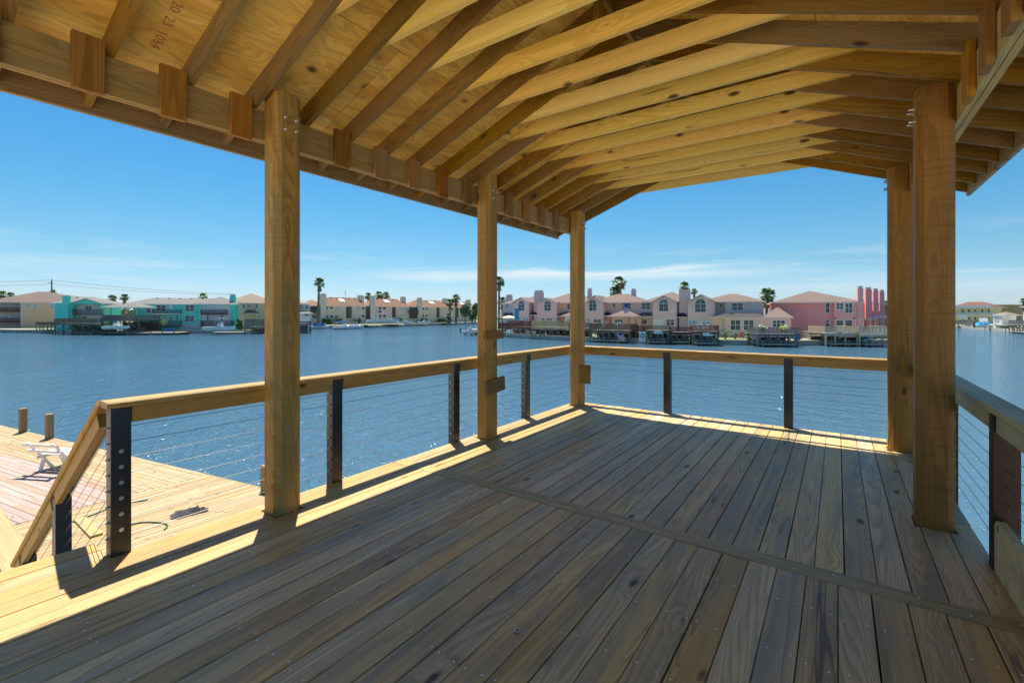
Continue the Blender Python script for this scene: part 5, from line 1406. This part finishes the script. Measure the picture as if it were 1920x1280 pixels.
def sailboat(u, d, mh, label, covered, L=7.5):
    r = empty('sailboat', at(u, d, ZWAT - .1), bl, label, 'sailboat', 'sailboats moored below the tan row houses')
    hull_mesh(L, 2.4, 1.0, BW).build('hull', None, r)
    m_ = MB(); m_.poly([(-.8, -.8, 1.0), (1.8, -.6, 1.1), (1.4, -.5, 1.55), (-.8, -.7, 1.55)], (0, 1.5, 0)); m_.build('cabin', BW, r)
    m_ = MB(); m_.tube([(.8, 0, 1.0), (.8, 0, mh)], .07, 6, .05); m_.build('mast', ALU, r)
    m_ = MB(); m_.tube([(.75, 0, 2.3), (-2.6, 0, 2.2)], .05, 6); m_.build('boom', ALU, r)
    if covered: m_ = MB(); m_.tube([(.7, 0, 2.5), (-.8, 0, 2.5), (-2.5, 0, 2.33)], [.3, .24, .12], 8); m_.build('sail_cover', BB, r)
    m_ = MB()
    for a_, b_ in (((.8, 0, mh - .1), (L / 2 - .1, 0, 1.2)), ((.8, 0, mh - .1), (-L / 2 + .1, 0, 1.05)), ((.8, 0, mh * .8), (.6, 1.1, 1.1)), ((.8, 0, mh * .8), (.6, -1.1, 1.1))): m_.tube([a_, b_], .022, 4)
    o = m_.build('rigging', ALU, r); o['kind'] = 'stuff'
sailboat(q2(812), 150, zof(w1(170), 150) - ZWAT, 'white sailboat with a blue sail cover and tall mast', True, 6.3); sailboat(q2(900), 156, zof(w1(196), 156) - ZWAT, 'second sailboat with a bare mast right of the blue-covered one', False, 6.0)

# ---------------------------------------------------------------- small things on the shore
def parasol(u, d, z, w, h_, label, col):
    r = empty('parasol', at(u, d, z), 0, label, 'parasol'); m_ = MB(); n = 8
    vs = [(math.cos(2 * math.pi * k / n) * w / 2, math.sin(2 * math.pi * k / n) * w / 2, h_ - .5) for k in range(n)] + [(0, 0, h_)]
    m_.add(vs, [(k, (k + 1) % n, n) for k in range(n)]); m_.build('canopy', col, r); m_ = MB(); m_.tube([(0, 0, 0), (0, 0, h_ - .05)], .04, 6); m_.build('pole', ALU, r)
parasol(q3(262), 104, zof(w3(530), 104), 3.6, zof(w3(438), 104) - zof(w3(530), 104), 'pale yellow parasol open on the leftmost red dock', plain('beige_canvas', (.75, .62, .38), .8))
b_ = MB(); b_.box((-.5, -.06, 0), (.5, .06, 2.6)); b_ = b_.build('blue_board', plain('bright_blue_board', (.02, .30, .48), .6)); b_.location = at(q3(331), 101, zof(w3(480), 101)); b_.rotation_euler = (0, 0, bl); tag(b_, 'upright bright blue board standing behind the red dock', 'board')
def flagm(name, w, h_, parent, n=Vector((0, 1, 0))):
    # stars-and-stripes: thirteen stripes and a blue canton as separate cloth pieces
    RED = plain('flag_red', (.55, .03, .04), .8); WH = plain('flag_white', (.8, .8, .8), .8); BL = plain('flag_blue', (.03, .05, .25), .8)
    m_ = MB()
    for i in range(13):
        m_.use(RED if i % 2 == 0 else WH); z = -h_ * (i + 1) / 13
        for k in range(6):
            x0, x1 = w * k / 6, w * (k + 1) / 6; y0, y1 = .08 * math.sin(k * 1.3), .08 * math.sin((k + 1) * 1.3)
            m_.add([(x0, y0, z), (x1, y1, z), (x1, y1, z + h_ / 13), (x0, y0, z + h_ / 13)], [(0, 1, 2, 3)])
    m_.use(BL); m_.box((0, -.1, -h_ * 7 / 13), (w * .4, .1, .0)); return m_.build(name, None, parent, recalc=False)
def flagpole(u, d, z, h_, label, fw, fh, tilt=0., droop=0.):
    r = empty('flagpole', at(u, d, z), bl, label, 'flag'); m_ = MB(); m_.tube([(0, 0, 0), (0, 0, h_)], .04, 6); m_.build('pole', TRIM, r)
    f = flagm('flag', fw, fh, r); f.location = (.05, 0, h_ - .1); f.rotation_euler = (0, droop, 0)
flagpole(q3(1318), 80, zof(w3(470), 80), zof(w3(325), 80) - zof(w3(470), 80), 'drooping red, white and blue flag on a pole above the hipped porch', 1.6, .8, droop=R(78))
flagpole(q2(1078), 170, ZG, zof(w1(326), 170) - ZG, 'red, white and blue flag flying in front of the second tan row house', 2.6, 1.5)
flagpole(q3(1255), 78.5, ZWAT + .5, zof(w3(578), 78.5) - ZWAT - .5, 'drooping red, white and blue flag hanging under the brown dock', 1.6, .8, droop=R(48))
# patio chairs
def patio_chair(u, d, z, rot, label, col, s_=1.):
    r = empty('patio_chair', at(u, d, z), rot, label, 'chair', 'outdoor chairs on the far docks')
    m_ = MB(); m_.box((-.3, -.3, .36), (.3, .3, .42)); m_.build('seat', col, r)
    m_ = MB(); m_.poly([(-.3, .28, .4), (.3, .28, .4), (.34, .5, 1.05), (-.34, .5, 1.05)], (0, .05, 0)); m_.build('backrest', col, r)
    for x in (-.28, .28):
        for y in (-.28, .28): m_ = MB(); m_.box((x - .04, y - .04, 0), (x + .04, y + .04, .36)); m_.build('leg', col, r)
    for x in (-.34, .34): m_ = MB(); m_.box((x - .06, -.34, .6), (x + .06, .4, .64)); m_.build('armrest', col, r)
    r.scale = (s_,) * 3
zq = zof(w3(565), 80)
for (u, d, z, c, lb) in ((q3(1085), 82.5, zof(w3(556), 82.5), PALEWOOD, 'pale patio chair at the left end of the brown dock'), (q3(1110), 82, zof(w3(556), 82), PALEWOOD, 'second pale patio chair at the left end of the brown dock'), (q3(1250), 80.6, zof(w3(556), 80.6), TRIM, 'white patio chair below the porch posts'),
                         (q4(235), 75, zof(w4(550), 75), TRIM, 'left white chair on the red railed dock'), (q4(285), 75, zof(w4(550), 75), TRIM, 'right white chair on the red railed dock'), (q4(590), 80, ZG, plain('coral_chair', (.75, .16, .2), .6), 'coral pink chair on the ground under two white windows'),
                         (q4(705), 73, ZWAT + .6, stucco('faded_pink', (.6, .36, .34)), 'faded pink chair on the low landing'), (q4(1415), 72.5, ZWAT + 1.2, TRIM, 'white hanging chair under the pale timber deck'), (q3(252), 99, ZWAT + .5, TRIM, 'left white chair on the floating landing'), (q3(285), 98, ZWAT + .5, TRIM, 'right white chair on the floating landing'),
                         (q3(432), 95, ZWAT + .5, PALEWOOD, 'pale chair in the shade under the red dock'), (q3(492), 93, ZWAT + .5, PALEWOOD, 'pale chair in the shade under the yellow dock')):
    patio_chair(u, d, z, bl + 3.14 + random.uniform(-.5, .5), lb, c, 1.1)
POT = plain('terracotta_pot', (.5, .2, .1), .8)
def potted(u, d, z, h_, label, flower=None):
    r = empty('potted_plant', at(u, d, z), 0, label, 'potted plant', 'potted plants by the low grey dock'); m_ = MB(); m_.tube([(0, 0, 0), (0, 0, .4)], .18, 8, .26); m_.build('pot', POT, r)
    rnd = random.Random(int(u)); m_ = MB()
    for _ in range(110):
        c = Vector((rnd.gauss(0, .3), rnd.gauss(0, .3), .45 + abs(rnd.gauss(0, .4)) * h_)); a_ = Vector((rnd.gauss(0, 1), rnd.gauss(0, 1), rnd.gauss(0, 1))).normalized(); b_ = a_.orthogonal().normalized(); m_.add([c + a_ * .14, c + b_ * .07, c - a_ * .14, c - b_ * .07], [(0, 1, 2, 3)])
    m_.build('foliage', flower or LEAF, r, recalc=False)
YG = leafmat('lime_leaves', (.25, .35, .05), (.4, .45, .1))
potted(q4(650), 77, ZG, 1., 'potted plant beside the coral pink chair'); potted(q4(457), 79, ZG, 1.2, 'green plant in a pot left of the coral chair'); potted(q4(540), 79, ZG, .7, 'low potted plant between the plant and the coral chair')
potted(q4(775), 71.5, zof(w4(560), 71.5), .8, 'leafy plant at the left end of the low grey dock', leafmat('pale_leaves', (.2, .3, .15), (.4, .45, .3))); potted(q4(955), 70.5, zof(w4(560), 70.5), .9, 'lime green plant in a terracotta pot at the end of the low grey dock', YG)
potted(q1(1225), 116, zof(w1(440), 116), 1.6, 'lime green potted plant on the balcony of the long teal house', YG)
# blue bin, white signs
for u, d, z, w_, h_, col, nm, lb, ct in ((q4(1068), 76, ZG, .7, 1.1, plain('blue_bin', (.03, .12, .45), .5), 'bin', 'blue bin beside the low fence', 'bin'),
                                (q4(310), 73.4, zof(w4(592), 73.4), 1.6, .5, TRIM, 'sign_board', 'small white sign board hanging under the red railed dock', 'sign'), (q3(1610), 76.5, zof(w3(602), 76.5), 1.5, .5, TRIM, 'sign_board', 'small white sign board hanging under the brown dock', 'sign'),
                                (q1(1062), 109.5, ZWAT + 1.0, 2.2, .9, BD, 'storage_box', 'dark storage box on the boardwalk', 'box'), (q1(1265), 109.8, ZWAT + 1.0, 2.6, .5, BB, 'storage_box', 'low bright blue box on the boardwalk', 'box')):
    m_ = MB(); m_.box((-w_ / 2, -.1 if h_ < 1 else -.35, 0), (w_ / 2, .1 if h_ < 1 else .35, h_ * .88)); m_.box((-w_ / 2 - .03, -.13 if h_ < 1 else -.38, h_ * .88), (w_ / 2 + .03, .13 if h_ < 1 else .38, h_)); o = m_.build(nm, col); o.location = at(u, d, z); o.rotation_euler = (0, 0, bl); tag(o, lb, ct)
# life ring stand
r = empty('life_ring_stand', at(q3(1462), 77, ZWAT + .4), bl, 'white stand with a ring on the low landing', 'life ring'); m_ = MB(); m_.box((-.5, 0, 0), (.5, .08, 1.7)); m_.build('board', TRIM, r)
m_ = MB(); m_.tube([(.3 * math.cos(t), -.05, 1.0 + .3 * math.sin(t)) for t in [i * math.pi / 8 for i in range(17)]], .07, 6, cap=False); m_.build('ring', BD, r)
# utility pole and wires
r = empty('utility_pole', at(97, 190), bl, 'dark utility pole standing above the orange house with two sagging wires', 'utility pole'); zt = zof(w1(100), 190) - ZG
m_ = MB(); m_.tube([(0, 0, 0), (0, 0, zt)], .28, 8, .2); m_.build('pole', BD, r); m_ = MB(); m_.box((-1.5, -.1, zt - 1.2), (.3, .1, zt - 1.0)); m_.build('crossarm', GREYWOOD, r)
m_ = MB(); m_.tube([(0, 0, zt), (0, 0, zt + .9)], .08, 5); m_.build('insulator', GREYW, r)
for zz, u1, v1, u0_, v0_ in ((w1(130), 440, w1(212), -160, w1(122)), (w1(100), 440, w1(205), -160, w1(96))):
    for (ua, va, ub, vb) in ((97, zz, u1, v1), (97, zz, u0_, v0_)):
        a = at(ua, 190, zof(va, 190)) ; b = at(ub, 190, zof(vb, 190)); pts = [a.lerp(b, t / 10) - Vector((0, 0, 1.6 * 4 * (t / 10) * (1 - t / 10) * .5)) for t in range(11)]
        Mi = r.matrix_basis.inverted() if False else (Matrix.Rotation(-bl, 4, 'Z') @ Matrix.Translation(-r.location))
        m_ = MB(); m_.tube([Mi @ p for p in pts], .045, 4, cap=False); m_.build('wire', BD, r)
